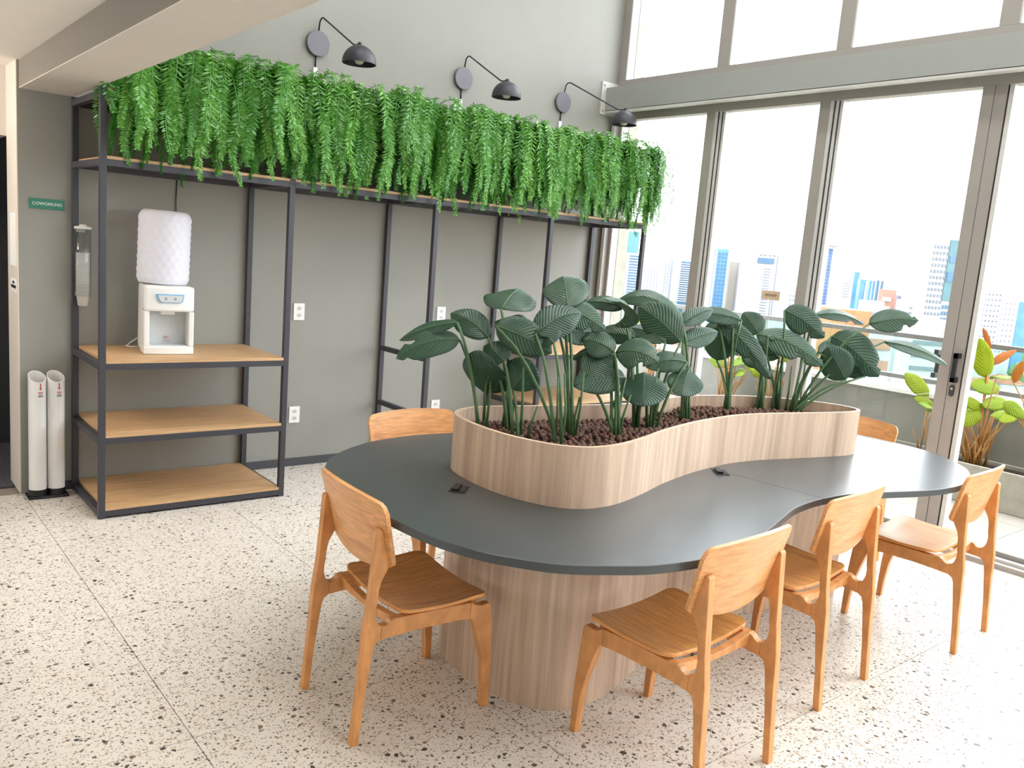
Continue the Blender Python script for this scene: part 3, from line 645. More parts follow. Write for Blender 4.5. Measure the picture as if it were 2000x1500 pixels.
for i in range(NF):
    x = SX[0]+.06+(SX[4]-SX[0]-.02)*i/(NF-1)
    bay = ('over the water-dispenser bay of the shelf', 'over the first open bay, next to the dispenser bay', 'over the second open bay, behind the tall table plants', 'over the shelf bay beside the window')[min(3, int((x-SX[0])/1.0245))]
    f = thing('trailing_fern', 'bright green fern trailing '+bay, 'fern', (x, 4.86, ZB+.14), 0, 'ferns trailing '+bay)
    for k in range(11):
        me = FA[fq.randrange(len(FA))]; place(me, 'frond', f, loc=(fq.uniform(-.07, .07), fq.uniform(-.07, .03), fq.uniform(-.02, .085)), rot=(fq.uniform(-.1, .12), fq.uniform(-.12, .12), fq.uniform(-.5, .5)), scale=[fq.uniform(.85, 1.08)]*3)
    for k in range(8):
        me = FB[fq.randrange(len(FB))]; place(me, 'frond', f, loc=(fq.uniform(-.07, .07), fq.uniform(-.02, .06), fq.uniform(-.06, .06)), rot=(fq.uniform(-.05, .12), fq.uniform(-.08, .08), fq.uniform(-.4, .4)), scale=[fq.uniform(.85, 1.06)]*3)
    for k in range(3):                                                # short upright sprigs on the crest
        me = FA[6] if k else FB[0]; place(me, 'frond', f, loc=(fq.uniform(-.07, .07), fq.uniform(-.05, .08), .0), rot=(fq.uniform(.4, 1.0), fq.uniform(-.3, .3), fq.uniform(-2.5, 2.5)), scale=[fq.uniform(.38, .55)]*3)

# ================================================================== WATER DISPENSER
wd = thing('water_dispenser', 'white countertop water dispenser on the oak shelf', 'dispenser', (1.56, 5.10, Z3+.001), R(-7))
b = MB(); b.prism([(-.17, 0), (.13, 0), (.15, .02), (.15, .36), (.12, .385), (-.05, .385), (-.05, .01)], -.118, .118, 'x'); b.build('back_shell', WHITEP, wd, bevel=.008)
def fcurve(x, off=0): return -.19+.22*x*x*4+off                       # bowed front
head = [(-.135, -.06)]+[(-.135+.27*i/12, fcurve(-.135+.27*i/12)) for i in range(13)]+[(.135, -.06)]
MB().prism(head, .245, .388, 'z').build('head', WHITEP, wd, bevel=.014)
MB().prism(head, 0, .045, 'z').build('base_tray', WHITEP, wd, bevel=.006)
for s in (-1, 1):
    MB().box(*(sorted((s*.105, s*.135))), -.172, -.05, .045, .245).build('side_cheek', WHITEP, wd, bevel=.006)
MB().box(-.105, .105, -.075, -.055, .045, .245).build('recess_panel', GREYP, wd)
MB().box(-.105, .105, -.165, -.075, .045, .050).build('drip_tray', GREYP, wd)
MB().box(-.04, .035, -.14, -.08, .225, .245).build('spout', WHITEP, wd, bevel=.005)
cp = MB().prism([(-.075, .345), (.075, .345), (.068, .305), (.05, .296), (-.05, .296), (-.066, .31)], -.197, -.186).build('control_panel', BLUEP, wd)
cp2 = MB().prism([(-.066, .339), (.068, .339), (.060, .306), (.046, .300), (-.046, .300), (-.058, .312)], -.200, -.196).build('panel_face', GREYP, cp)
for s in (-.025, .025): MB().lathe([(.008, 0), (.008, .001)], 12).build('touch_icon', GREYD, cp, loc=(s, -.2, .32)).rotation_euler = (R(90), 0, 0)
for c in range(3):
    for r_ in range(7): MB().lathe([(.0018, 0), (.0018, .001)], 6).build('bead_mark', WHITEP, wd, loc=(-.018+c*.014, -.0755, .12+r_*.014)).rotation_euler = (R(90), 0, 0)
place(text_mesh('DC', .022, REDP), 'emblem', wd, loc=(0, -.0765, .085), rot=(R(90), 0, 0)); MB().box(-.022, .022, -.0762, -.075, .064, .067).build('emblem_line', GREYD, wd)
co = []; nth, nz = 64, 46
bc = MB(); prof = []
for i in range(nz+1):
    v = i/nz; z = .42*v; r = .138
    if v < .06: r = .128+.010*v/.06
    if v > .9: u = (v-.9)/.1; r = .138*math.sqrt(max(0, 1-.30*u*u)) if u < .98 else .112
    prof.append((r, z))
vs, fs = [], []
for i, (r, z) in enumerate(prof):
    for k in range(nth):
        a = 2*math.pi*k/nth; q = abs(math.sin(a*9+z*42))*abs(math.sin(a*9-z*42)); rr = r+(.007*q-.003 if .03 < i/nz < .95 else 0); vs.append((rr*math.cos(a)*1.03, rr*math.sin(a)*.96, z))
for i in range(nz):
    for k in range(nth): fs.append((i*nth+k, i*nth+(k+1) % nth, (i+1)*nth+(k+1) % nth, (i+1)*nth+k))
fs.append(tuple(range(nth-1, -1, -1))); fs.append(tuple(nz*nth+k for k in range(nth)))
wb = bc.add(vs, fs).build('water_bottle', WHITEC, None, True, loc=(1.56, 5.13, Z3+.392)); wb.rotation_euler = (0, R(1.5), 0)
tag(wb, 'water bottle under a white quilted cover, upside down on the dispenser', 'bottle')
MB().tube([(-.11, .145, .06), (-.15, .15, .03), (-.185, .12, .008), (-.16, .08, .006), (-.12, .10, .006)], .004, 8).build('power_cord', WHITEP, wd, True)
tag(MB().tube([(1.705, YW-.005, Z4-.052), (1.70, YW-.006, 1.75), (1.71, YW-.006, 1.5), (1.70, YW-.006, .9)], .003, 6).build('wall_cable', BLACKP, None, True), 'thin black cable running down the wall behind the water bottle', 'cable')
# ---- cup dispenser on the back corner post
cx, cy = 1.165, 5.278
cu = thing('cup_dispenser', 'clear tube cup dispenser hanging on the shelf corner post', 'dispenser', (cx, cy, 1.16))
MB().lathe([(.040, 0), (.043, 0), (.043, .385), (.040, .385), (.040, 0)], 28, closed=True).build('tube', CLEAR, cu, True)
MB().lathe([(.045, .38), (.045, .392), (.02, .396), (.018, .405), (.001, .406)], 24).build('lid', CUPM, cu, True)
for s in (.0, .36): MB().box(-.03, .02, .036, .046, s, s+.02).build('bracket', CUPM, cu)
for k in range(14):
    z = -.055+k*.0165; c = tag(MB().lathe([(.026, 0), (.036, .082), (.038, .084), (.037, .087), (.034, .082), (.025, .003), (.001, .002)], 20).build('plastic_cup', CUPM, None, True, loc=(cx, cy, 1.16+z)), 'white plastic cup nested in the clear cup dispenser', 'cup', 'cups in the dispenser')
# ---- used-cup tubes
for i, (tx, lab) in enumerate(((.928, 'tall white cup-collector tube nearest the wall corner'), (1.022, 'tall white cup-collector tube nearest the shelf post'))):
    t = thing('cup_collector_tube', lab, 'tube', (tx, 5.268, .016), 0)
    pp = MB().lathe([(.041, .034), (.0455, .034), (.0455, .60), (.0455, .685), (.041, .685), (.041, .60), (.041, .034)], 32, closed=True)
    pp.v = [(x, y, z + (.62*y-.12*x if z > .65 else 0)) for x, y, z in pp.v]                     # mitred mouth, high side to the wall
    pp = pp.build('pipe', PVC, t, True); autosmooth(pp.data)
    MB().lathe([(.047, 0), (.047, .035), (.001, .035)], 32).build('foot_cap', BLACKP, t)
    a = R(-78); nx, ny = math.cos(a), math.sin(a)
    def lab_(w0, w1, z0, z1, m, nm):
        v = []
        for zz in (z0, z1):
            for k in range(5): aa = a+(w0+(w1-w0)*k/4)/.0455; v.append((.0461*math.cos(aa), .0461*math.sin(aa), zz))
        MB().add(v, [(k, k+1, k+6, k+5) for k in range(4)]).build(nm, m, t, recalc=False)
    lab_(-.003, .003, .625, .652, REDP, 'arrow_shaft'); 
    v = [(.0461*math.cos(a+d/.0455), .0461*math.sin(a+d/.0455), zz) for d, zz in ((-.008, .626), (.008, .626), (0, .612))]
    MB().add(v, [(0, 1, 2)]).build('arrow_head', REDP, t, recalc=False)
    lab_(-.012, .012, .597, .603, REDP, 'printed_line'); lab_(-.011, .011, .586, .590, BLACKINK, 'printed_line'); lab_(-.013, .013, .576, .581, BLACKINK, 'printed_line')
tag(MB().box(.872, 1.08, 5.212, 5.33, 0, .016).build('tube_stand', BLACKP, None, bevel=.004), 'flat black floor base under the two white tubes', 'base')
# ---- signs, papers, sockets
s = thing('wall_sign', 'teal sign reading COWORKING on the grey wall beside the shelf', 'sign', (1.0, YW, 1.661))
MB().box(-.088, .088, -.006, 0, -.028, .028).build('panel', TEAL, s, bevel=.001)
place(text_mesh('COWORKING', .0235, WHITEINK), 'lettering', s, loc=(.002, -.0068, 0), rot=(R(90), 0, 0))
tag(MB().box(XE-.008, XE-.004, 5.40, 5.58, 1.305, 1.60).build('paper_notice', PAPER), 'white paper notice on the wall end by the dark doorway', 'notice')
s = thing('label_sign', 'small white label with black print below the paper notice', 'sign', (XE-.004, 5.49, 1.195))
MB().box(-.003, 0, -.09, .09, -.037, .037).build('panel', PAPER, s)
MB().box(-.004, -.003, -.03, .03, .010, .024).build('printed_line', BLACKINK, s); MB().box(-.004, -.003, -.075, .075, -.016, .002).build('printed_line', BLACKINK, s); MB().box(-.004, -.003, -.05, .05, -.028, -.025).build('printed_line', GREYD, s)
for (x, z, lab) in ((2.533, 1.086, 'upper white double socket on the wall right of the dispenser bay'), (2.528, .367, 'lower white double socket on the wall right of the dispenser bay'), (3.711, 1.087, 'upper white double socket between the ladder frames'), (3.713, .355, 'lower white double socket between the ladder frames')):
    t = thing('wall_socket', lab, 'socket', (x, YW, z))
    MB().box(-.04, .04, -.009, 0, -.058, .058).build('plate', WHITEP, t, bevel=.003)
    for dz in (-.024, .024):
        pl = MB().prism([(.019*math.cos(k*math.pi/3+math.pi/6), .019*math.sin(k*math.pi/3+math.pi/6)*.8) for k in range(6)], -.0105, -.009).build('receptacle', GREYP, t, loc=(0, 0, dz))
        for dx in (-.009, 0, .009): MB().lathe([(.0024, 0), (.0024, .0006)], 8).build('pin_hole', BLACKINK, pl, loc=(dx, -.0105, -.003 if dx else .003)).rotation_euler = (R(90), 0, 0)

# ================================================================== WALL LAMPS
def lamp(x, sx, sy, lab):
    t = thing('wall_lamp', lab, 'lamp', (x, YW, 2.85))
    zs = -.055; S = Vector((sx-x, sy-YW, zs))                          # shade crown
    d = Vector((S.x, S.y, 0)).normalized()
    o = MB().lathe([(.001, 0), (.078, 0), (.08, .002), (.08, .024), (.078, .026), (.001, .026)], 36).build('wall_disc', mat('lamp_disc_sheen', srgb(112, 110, 120), .4, noise=.03), t, True); o.rotation_euler = (R(90), 0, 0); autosmooth(o.data)  # disc paler than the black metal: its sheen is put into the colour
    p0 = Vector((0, -.018, .07)); p1 = Vector((d.x*.012, d.y*.012-.018, .135)); p2 = p1+d*.035+Vector((0, 0, .02))
    e = S-d*.07+Vector((0, 0, .012)); pts = [p0, p1, p1.lerp(p2, .5)+Vector((0, 0, .008)), p2, p2.lerp(e, .5), e, e.lerp(S, .4)+Vector((0, 0, -.003)), S+Vector((0, 0, .01))]
    MB().tube(pts, .0055, 8).build('arm', BLACKM, t, True)
    MB().lathe([(.012, -.004), (.012, .016), (.001, .018)], 14).build('arm_joint', BLACKM, t, loc=S)
    prof = [(.105*math.sin(a), -.105*(1-math.cos(a))) for a in [math.pi/2*k/14 for k in range(15)]]; prof += [(.105, -.112), (.102, -.112)]+[(.102*math.sin(a), -.003-.102*(1-math.cos(a))) for a in [math.pi/2*k/14 for k in range(14, -1, -1)]]
    prof = [(max(r, .0008), z) for r, z in prof]
    o = MB().lathe(prof, 40).build('shade', BLACKM, t, True, loc=S); autosmooth(o.data, 50)
    MB().lathe([(.0008, -.116), (.02, -.111), (.033, -.092), (.031, -.068), (.016, -.048), (.013, -.012)], 20).build('bulb', mat('opal_bulb', srgb(250, 250, 245), .3, noise=.01), t, True, loc=S)
    MB().tube([(-.006, -.008, -.08), (-.008, -.008, -.15)], .005, 8).build('cable', BLACKP, t, True)
    MB().box(-.022, .008, -.012, 0, -.60, -.15).build('cable_duct', WHITEP, t, bevel=.002)
lamp(2.585, 2.65, 4.90, 'black dome wall lamp next to the mezzanine beam')
lamp(3.765, 3.83, 4.90, 'middle black dome wall lamp with its bulb showing')
lamp(4.775, 5.045, 4.90, 'black dome wall lamp swung towards the window')

# ================================================================== TABLE
PO = crom([(1.848, 2.45), (1.885, 2.587), (1.97, 2.665), (2.094, 2.685), (2.337, 2.635), (2.61, 2.575), (2.82, 2.553), (3.0, 2.57), (3.16, 2.60), (3.36, 2.61), (3.60, 2.56), (3.78, 2.47), (3.92, 2.34), (4.0, 2.22), (4.015, 2.11), (3.97, 2.045), (3.87, 2.03), (3.71, 2.06), (3.50, 2.11), (3.30, 2.155), (3.12, 2.17), (2.98, 2.158), (2.83, 2.137), (2.70, 2.11), (2.53, 2.065), (2.376, 2.012), (2.224, 1.967), (2.11, 1.95), (2.0, 1.965), (1.915, 2.035), (1.86, 2.165), (1.84, 2.30)], 5)
TO = crom([(1.363, 2.10), (1.358, 2.30), (1.368, 2.52), (1.413, 2.72), (1.514, 2.884), (1.628, 2.985), (1.733, 3.048), (1.847, 3.096), (2.05, 3.127), (2.239, 3.11), (2.45, 3.07), (2.70, 3.02), (2.95, 3.0), (3.2, 3.02), (3.45, 3.045), (3.7, 3.03), (3.95, 2.94), (4.18, 2.79), (4.36, 2.58), (4.46, 2.33), (4.478, 2.066), (4.44, 1.865), (4.30, 1.67), (4.17, 1.575), (4.0, 1.505), (3.806, 1.478), (3.60, 1.505), (3.39, 1.57), (3.22, 1.622), (3.05, 1.643), (2.904, 1.640), (2.75, 1.615), (2.592, 1.564), (2.345, 1.485), (2.18, 1.452), (2.022, 1.440), (1.827, 1.475), (1.706, 1.53), (1.583, 1.605), (1.505, 1.69), (1.435, 1.795), (1.385, 1.94)], 6)
TZ = .75; TH = .028; C0 = Vector((2.9, 2.3, 0))
tab = thing('shared_table', 'large curved table with dark slate top on a wood-look pedestal', 'table', C0)
def rel(poly): return [(x-C0.x, y-C0.y) for x, y in poly]
for sgn in (-1, 1):
    me = MB().prism(rel(TO), TZ-TH, TZ, 'z').mesh('tabletop', TOPM)
    bm = bmesh.new(); bm.from_mesh(me)
    r = bmesh.ops.bisect_plane(bm, geom=bm.verts[:]+bm.edges[:]+bm.faces[:], plane_co=(.03+sgn*.0008, 0, 0), plane_no=(sgn, .12*sgn, 0), clear_inner=True)
    ed = [e for e in bm.edges if e.is_boundary]; bmesh.ops.edgenet_fill(bm, edges=ed)
    bm.to_mesh(me); bm.free(); place(me, 'tabletop', tab, .0025)
def ring_part(poly, z0, z1, th, i0, i1, name, m, parent, rimm=None, org=C0):
    inn = offset(poly, th); n = len(poly); idx = [k % n for k in range(i0, i1+1)]
    O_ = [(poly[k][0]-org.x, poly[k][1]-org.y) for k in idx]; I_ = [(inn[k][0]-org.x, inn[k][1]-org.y) for k in idx]
    me = MB().prism(O_+I_[::-1], z0, z1, 'z').mesh(name, m); autosmooth(me, 30); o = place(me, name, parent)
    if rimm:
        mr = MB().prism([(a[0], a[1]) for a in O_]+[(a[0], a[1]) for a in I_[::-1]], z1, z1+.002, 'z').build('rim_edge', rimm, o)
    return o
nP = len(PO); seamF = min(range(nP), key=lambda i: abs(PO[i][0]-3.51)+(0 if PO[i][1] < 2.35 else 9)); seamB = min(range(nP), key=lambda i: abs(PO[i][0]-3.51)+(0 if PO[i][1] > 2.35 else 9))
lo_, hi_ = sorted((seamF, seamB))
ring_part(PO, 0, TZ-TH, .02, lo_, hi_, 'pedestal_panel', LAM, tab); ring_part(PO, 0, TZ-TH, .02, hi_, lo_+nP, 'pedestal_panel', LAM, tab)
pla = thing('table_planter', 'curved wood-look planter box standing along the middle of the dark table', 'planter', (C0.x, C0.y, TZ))
ring_part(PO, 0, .216, .017, lo_, hi_, 'side_panel', LAM, pla, RIM); ring_part(PO, 0, .216, .017, hi_, lo_+nP, 'side_panel', LAM, pla, RIM)
PI_ = offset(PO, .0175)
MB().prism(rel(PI_), .001, .142, 'z').build('soil', SOIL, pla)
for (x, y, a, lab) in ((1.745, 2.335, -48, 'black pop-up power socket in the slate top near the planter end'), (2.935, 2.085, -40, 'black pop-up power socket in the slate top at the planter waist')):
    t = thing('table_socket', lab, 'socket', (x, y, TZ), R(a+90))
    MB().box(-.045, .045, -.03, .03, 0, .003).build('flange', BLACKP, t, bevel=.001); MB().box(-.034, .034, -.004, .022, .003, .012).build('flip_lid', BLACKP, t, bevel=.002); MB().box(-.03, .03, -.024, -.008, .003, .0045).build('outlet_strip', GASKET, t)
tag(MB().tube([(2.52, 2.04, .006), (2.60, 1.98, .006), (2.72, 1.96, .006), (2.80, 2.02, .006), (2.84, 2.10, .006)], .005, 6).build('floor_cable', BLACKP, None, True), 'short black cable on the floor at the table pedestal', 'cable')
# ---- clay pebbles
pq = random.Random(8); PI2 = offset(PO, .032); peb = []; cell = {}
SZ = TZ+.142
for _ in range(14000):
    x, y = pq.uniform(1.83, 4.03), pq.uniform(1.93, 2.70)
    if not inside(x, y, PI2): continue
    k = (int(x/.024), int(y/.024)); ok = True
    for a in (-1, 0, 1):
        for b in (-1, 0, 1):
            for (u, v) in cell.get((k[0]+a, k[1]+b), ()):
                if (u-x)**2+(v-y)**2 < .0215**2: ok = False
    if ok: cell.setdefault(k, []).append((x, y)); peb.append((x, y))
pm = []
for k in range(4):
    b = bmesh.new(); bmesh.ops.create_icosphere(b, subdivisions=1, radius=1)
    for v in b.verts: v.co *= pq.uniform(.86, 1.12)
    me = bpy.data.meshes.new('clay_pebble'); b.to_mesh(me); b.free(); me.materials.append(CLAY)
    for p in me.polygons: p.use_smooth = True
    pm.append(me)
def seen(x, y):
    P = Vector((x, y, SZ+.02)); t = (TZ+.216-P.z)/(CAM.z-P.z); Q = P.lerp(CAM, t); return inside(Q.x, Q.y, PI_)
vis = sorted([p for p in peb if seen(*p)], key=lambda p: p[0]**2+p[1]**2); top300 = set(vis[:300]); rest = MB()
for (x, y) in peb:
    r = pq.uniform(.0115, .0145); z = SZ+r*.8+.012*max(0, math.sin(x*5+y*9))*1.0
    if (x, y) in top300:
        o = place(pm[pq.randrange(4)], 'clay_pebble', None, loc=(x, y, z), rot=(pq.uniform(0, 6), pq.uniform(0, 6), 0), scale=(r, r*pq.uniform(.85, 1.1), r*.9)); tag(o, 'brown clay pebble lying in the curved table planter', 'pebble', 'clay pebbles in the table planter')
    else:
        me = pm[pq.randrange(4)]; rest.add([(x+v.co.x*r, y+v.co.y*r, z+v.co.z*r*.9) for v in me.vertices], [tuple(p.vertices) for p in me.polygons])
o = rest.build('clay_pebbles', CLAY, None, True, recalc=False); tag(o, 'bed of brown clay pebbles filling the table planter', 'pebbles'); o['kind'] = 'stuff'

# ================================================================== LEAFY PLANTS IN THE PLANTER
# clumps: base column/row of the stems in the photograph, put on the pebble bed
CL = [(943, 836), (996, 838), (1016, 851), (1094, 862), (1114, 850), (1198, 850), (1234, 832), (1272, 834), (1334, 815), (1421, 801), (1487, 797), (1522, 795), (1578, 794), (1640, 793)]
CLW = [at_z(x, y, SZ+.02) for x, y in CL]
PI3 = offset(PO, .055)
for p in CLW:
    for _ in range(60):
        if inside(p.x, p.y, PI3): break
        p.x += (2.95-p.x)*.01; p.y += (2.34-p.y)*.05
# leaf: clump, base px, tip px, tip depth offset, width, facing (0 up .. 1 camera), arch m, splits
LV = [
 (0, 899, 665, 774, 701, -.03, .13, .55, .06, 1), (0, 893, 630, 780, 665, .10, .08, .5, .03, 0), (0, 947, 768, 966, 708, -.14, .24, .75, .03, 1),
 (1, 979, 604, 1016, 564, .20, .22, .25, .03, 0), (1, 954, 660, 880, 612, .08, .13, .6, .04, 0), (1, 968, 629, 1032, 650, -.10, .15, .35, .06, 0), (2, 1002, 762, 1040, 706, -.02, .15, .8, .02, 0),
 (3, 968, 636, 1078, 690, .03, .14, .9, .02, 0), (3, 1046, 652, 1136, 612, .10, .15, .6, .05, 0), (3, 1082, 671, 1044, 634, .08, .12, .8, .01, 0), (2, 985, 706, 945, 676, .12, .12, .8, .02, 0),
 (4, 1108, 602, 1098, 540, .16, .19, .7, .06, 0), (4, 1100, 604, 1182, 646, .04, .12, .75, .03, 1), (4, 1092, 650, 1185, 655, .14, .11, .8, .02, 0),
 (5, 1201, 690, 1285, 708, -.10, .15, .6, .05, 1), (5, 1200, 688, 1136, 664, .03, .13, .6, .03, 0), (5, 1142, 738, 1198, 694, .04, .15, .8, .02, 0), (5, 1222, 738, 1119, 754, -.06, .13, .75, .03, 0), (5, 1190, 692, 1118, 702, .02, .07, .6, .03, 0),
 (6, 1222, 628, 1212, 590, -.14, .20, .5, .05, 0), (6, 1220, 600, 1145, 590, .05, .08, .6, .02, 0), (6, 1240, 660, 1160, 655, .14, .10, .7, .03, 0),
 (7, 1258, 727, 1256, 794, -.10, .20, .9, .0, 0), (7, 1330, 668, 1246, 598, .06, .16, .85, .03, 0), (7, 1342, 708, 1262, 718, .0, .11, .6, .04, 0), (7, 1300, 668, 1225, 640, .10, .10, .5, .03, 0),
 (8, 1334, 634, 1202, 592, .10, .12, .5, .15, 0), (8, 1345, 722, 1330, 774, -.10, .17, .9, .01, 0), (8, 1347, 716, 1305, 714, -.02, .06, .6, .0, 0), (8, 1330, 634, 1392, 604, .10, .10, .6, .03, 0), (8, 1334, 670, 1402, 648, .10, .11, .7, .02, 0),
 (9, 1400, 704, 1412, 650, -.06, .15, .9, .0, 0), (9, 1448, 626, 1358, 613, .02, .11, .55, .03, 0), (9, 1400, 624, 1506, 742, -.06, .12, .7, .07, 1), (9, 1430, 692, 1442, 658, .04, .08, .8, 0, 0), (9, 1432, 640, 1370, 650, .10, .12, .6, .03, 0),
 (10, 1482, 652, 1452, 610, .08, .13, .85, .01, 0), (10, 1488, 716, 1452, 676, .04, .12, .8, .01, 0), (10, 1500, 660, 1560, 650, .12, .08, .6, .02, 0),
 (11, 1478, 654, 1608, 716, -.08, .16, .6, .07, 1), (11, 1532, 606, 1610, 660, -.03, .15, .75, .03, 1), (11, 1522, 700, 1470, 664, .06, .14, .5, .02, 0),
 (12, 1592, 616, 1688, 634, .08, .09, .5, .06, 1), (12, 1652, 742, 1616, 676, -.02, .17, .85, .0, 0), (12, 1600, 690, 1665, 680, .08, .12, .7, .03, 0),
 (13, 1697, 633, 1794, 626, .0, .13, .7, .03, 1), (13, 1624, 657, 1716, 736, -.08, .20, .75, .05, 1), (13, 1726, 668, 1852, 714, .05, .09, .5, .05, 0), (13, 1690, 735, 1640, 690, .06, .12, .8, .0, 0)]
lq = random.Random(4)
side_words = ['at the rounded planter end facing the shelves', 'second clump from the planter end facing the shelves', 'short clump by the planter front rim', 'tall clump in the wide planter lobe', 'tallest clump with the high dark leaf', 'clump with silvery flat leaves in the pebbles', 'clump with green leaf above the planter waist', 'clump with a fan-shaped hanging leaf', 'clump with the tall arching leaf', 'clump past the planter waist with long silver leaf', 'small clump behind the long silver leaf', 'clump with the broad silver leaf', 'clump with the brownish arching leaf', 'end clump reaching towards the door handle']
toC = lambda p: (CAM-p).normalized()
plants = []
for i, (p, wds) in enumerate(zip(CLW, side_words)):
    plants.append(thing('bird_of_paradise', 'dark green broad-leaved plant, '+wds, 'plant', (p.x, p.y, SZ), 0, 'broad-leaved plants in the table planter'))
for (c, bx, by, tx, ty, dd, wdt, face, arch, spl) in LV:
    P0 = CLW[c]; d0 = (P0-CAM).dot(fw); jd = lq.uniform(-.03, .05)
    B = at_depth(bx, by, d0+jd); T = at_depth(tx, ty, d0+jd+dd); M = (B+T)*.5+Vector((0, 0, arch))
    nr = Vector((0, 0, 1))*(1-face)+toC(B)*face; org = plants[c].location
    blade(B-org, M-org, T-org, wdt, nr, 16, 8, .22, LEAFT, 'leaf', plants[c], pw=.62, peak=.45, splits=[(.72, 1), (.86, -1)] if spl else (), wave=.06)
    rib = [((B*(1-t)**2+M*2*t*(1-t)+T*t*t)-org+nr.normalized()*.0015) for t in (0, .2, .4, .6, .8, .95)]
    MB().tube(rib, .0032, 5, r1=.001).build('midrib', STEMG, plants[c], True)
    a = Vector((P0.x+lq.uniform(-.022, .022), P0.y+lq.uniform(-.022, .022), SZ-.01)); h = B.z-a.z
    k1 = a.lerp(B, .35); k1.z = a.z+h*.5; k2 = a.lerp(B, .72); k2.z = a.z+h*.84
    MB().tube([q-org for q in (a, a.lerp(k1, .5)+Vector((0, 0, h*.03)), k1, k1.lerp(k2, .5)+Vector((0, 0, h*.02)), k2, B)], .0078, 7, r1=.005).build('stem', STEMG, plants[c], True)
for c, P0 in enumerate(CLW):                                          # young leafless shoots in each clump
    for k in range(2):
        a = Vector((lq.uniform(-.025, .025), lq.uniform(-.025, .025), 0)); h = lq.uniform(.14, .3)
        MB().tube([a+Vector((0, 0, -.01)), a+Vector((lq.uniform(-.01, .01), lq.uniform(-.01, .01), h*.5)), a*1.4+Vector((lq.uniform(-.02, .02), lq.uniform(-.02, .02), h))], .0072, 6, r1=.004).build('shoot', STEMG, plants[c], True)

# ================================================================== CHAIRS
REAR = [(0, 0), (.025, 0), (.037, .147), (.054, .283), (.060, .32), (.068, .339), (.085, .348), (.085, .3955), (.077, .399), (.069, .411), (.063, .43), (.0615, .455), (.066, .48), (.069, .52), (.076, .548), (.096, .585), (.099, .598), (.097, .612), (.080, .69), (.069, .716), (.062, .722), (.056, .718), (.053, .71), (.047, .61), (.038, .476), (.025, .376), (.015, .187)]
RAIL = [(.085, .348), (.136, .352), (.232, .356), (.373, .354), (.425, .350), (.425, .408), (.418, .410), (.287, .412), (.151, .412), (.132, .4135), (.118, .408), (.108, .398), (.097, .393), (.085, .3955)]
FRONT = [(.425, .350), (.436, .346), (.449, .318), (.470, .25), (.490, .18), (.502, .08), (.506, 0), (.531, 0), (.529, .169), (.521, .287), (.515, .36), (.512, .385), (.505, .393), (.495, .394), (.47, .391), (.447, .396), (.433, .407), (.425, .408)]
FT = .031
def mk(poly, y0, nm):
    me = MB().prism(poly, y0, y0+FT, 'y').mesh(nm, CHAIRF); return me
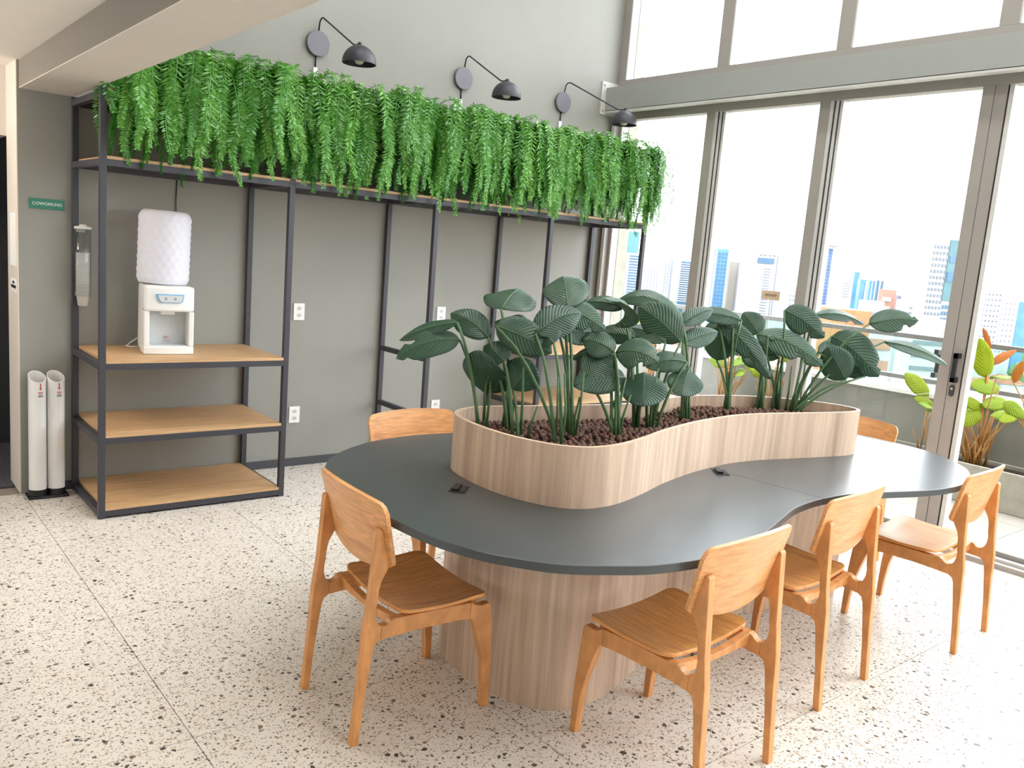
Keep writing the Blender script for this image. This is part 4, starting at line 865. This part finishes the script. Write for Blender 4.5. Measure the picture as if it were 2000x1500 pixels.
def chair_meshes():
    d = {}
    for s, y0 in ((-1, -.215), (1, .215-FT)):
        d[('leg', s, 0)] = mk(REAR, y0, 'leg'); d[('side_rail', s, 1)] = mk(RAIL, y0, 'side_rail'); d[('leg', s, 2)] = mk(FRONT, y0, 'leg')
    hy, x0, x1, r = .228, .155, .492, .04; top, bot = [], []
    yy = [-hy+.0001, -hy+.004, -hy+.012, -hy+.025, -hy+.04]+[-hy+.04+(2*hy-.08)*k/14 for k in range(1, 14)]+[hy-.04, hy-.025, hy-.012, hy-.004, hy-.0001]
    for y in yy:
        e = max(0, abs(y)-(hy-r)); ins = r-math.sqrt(max(0, r*r-e*e)); a, b = x0+ins, x1-ins; rw, rb = [], []
        for k in range(13):
            x = a+(b-a)*k/12; u = (x-x0)/(x1-x0); z = .419+.020*(y/hy)**2-.010*math.sin(math.pi*u)+.008*u-.012*max(0, u-.85)/.15*.6
            rw.append((x, y, z)); rb.append((x, y, z-.013))
        top.append(rw); bot.append(rb)
    d[('seat', 0, 3)] = MB().grid_solid(top, bot).mesh('seat', CHAIRW); autosmooth(d[('seat', 0, 3)])
    top, bot = [], []
    NS = 24; ts = [0, .01, .03, .06, .1]+[.1+.78*k/8 for k in range(1, 8)]+[.9, .94, .97, .99, 1]
    for k in range(NS+1):
        s = -1+2*k/NS
        s = math.copysign(1-(1-abs(s))**1.35, s); rw, rb = [], []
        for t in ts:
            hw = .231+.010*t; zb = .592-.036*(1-s*s); zt = .803+.014*(1-s*s)
            e = max(0, abs(s)*hw-(hw-.03)); ins = .03-math.sqrt(max(0, .03**2-e*e)); zt -= ins; zb += ins*.45
            z = zb+(zt-zb)*t; xe = .1005-.236*(z-.592); x = xe-.030*(1-s*s)+.004
            rw.append((x+.013, s*hw, z+.003)); rb.append((x, s*hw, z))
        top.append(rw); bot.append(rb)
    d[('backrest', 0, 4)] = MB().grid_solid(top, bot).mesh('backrest', CHAIRB); autosmooth(d[('backrest', 0, 4)])
    for nm, xx in ((5, .128), (6, .44)):
        d[('cross_rail', 0, nm)] = MB().prism([(-.187, .372), (.187, .372), (.187, .412), (.13, .404), (.06, .396), (0, .394), (-.06, .396), (-.13, .404), (-.187, .412)], xx, xx+.026, 'x').mesh('cross_rail', CHAIRF)
    return d
CM = chair_meshes()
def chair(x, y, deg, label):
    t = thing('dining_chair', label, 'chair', (x, y, 0), R(deg), 'wooden chairs around the table')
    for (nm, s, k), me in CM.items(): place(me, nm, t, .003 if nm in ('leg', 'side_rail') else .0015)
a = R(-3.1)
chair(1.2596-math.sin(a)*.215, 2.1603+math.cos(a)*.215, -3.1, 'cherry wood chair at the rounded table end furthest from the window')
chair(2.18, 1.345, 93, 'cherry wood chair at the wide table lobe on the open floor side')
chair(3.039, 1.462, 94, 'cherry wood chair in the concave curve of the table')
chair(4.042, 1.392, 93.9, 'cherry wood chair by the open sliding door')
chair(2.18, 3.397, -90, 'cherry wood chair between the table and the shelf unit')
chair(4.725, 2.405, 180, 'cherry wood chair at the table end against the glazing')
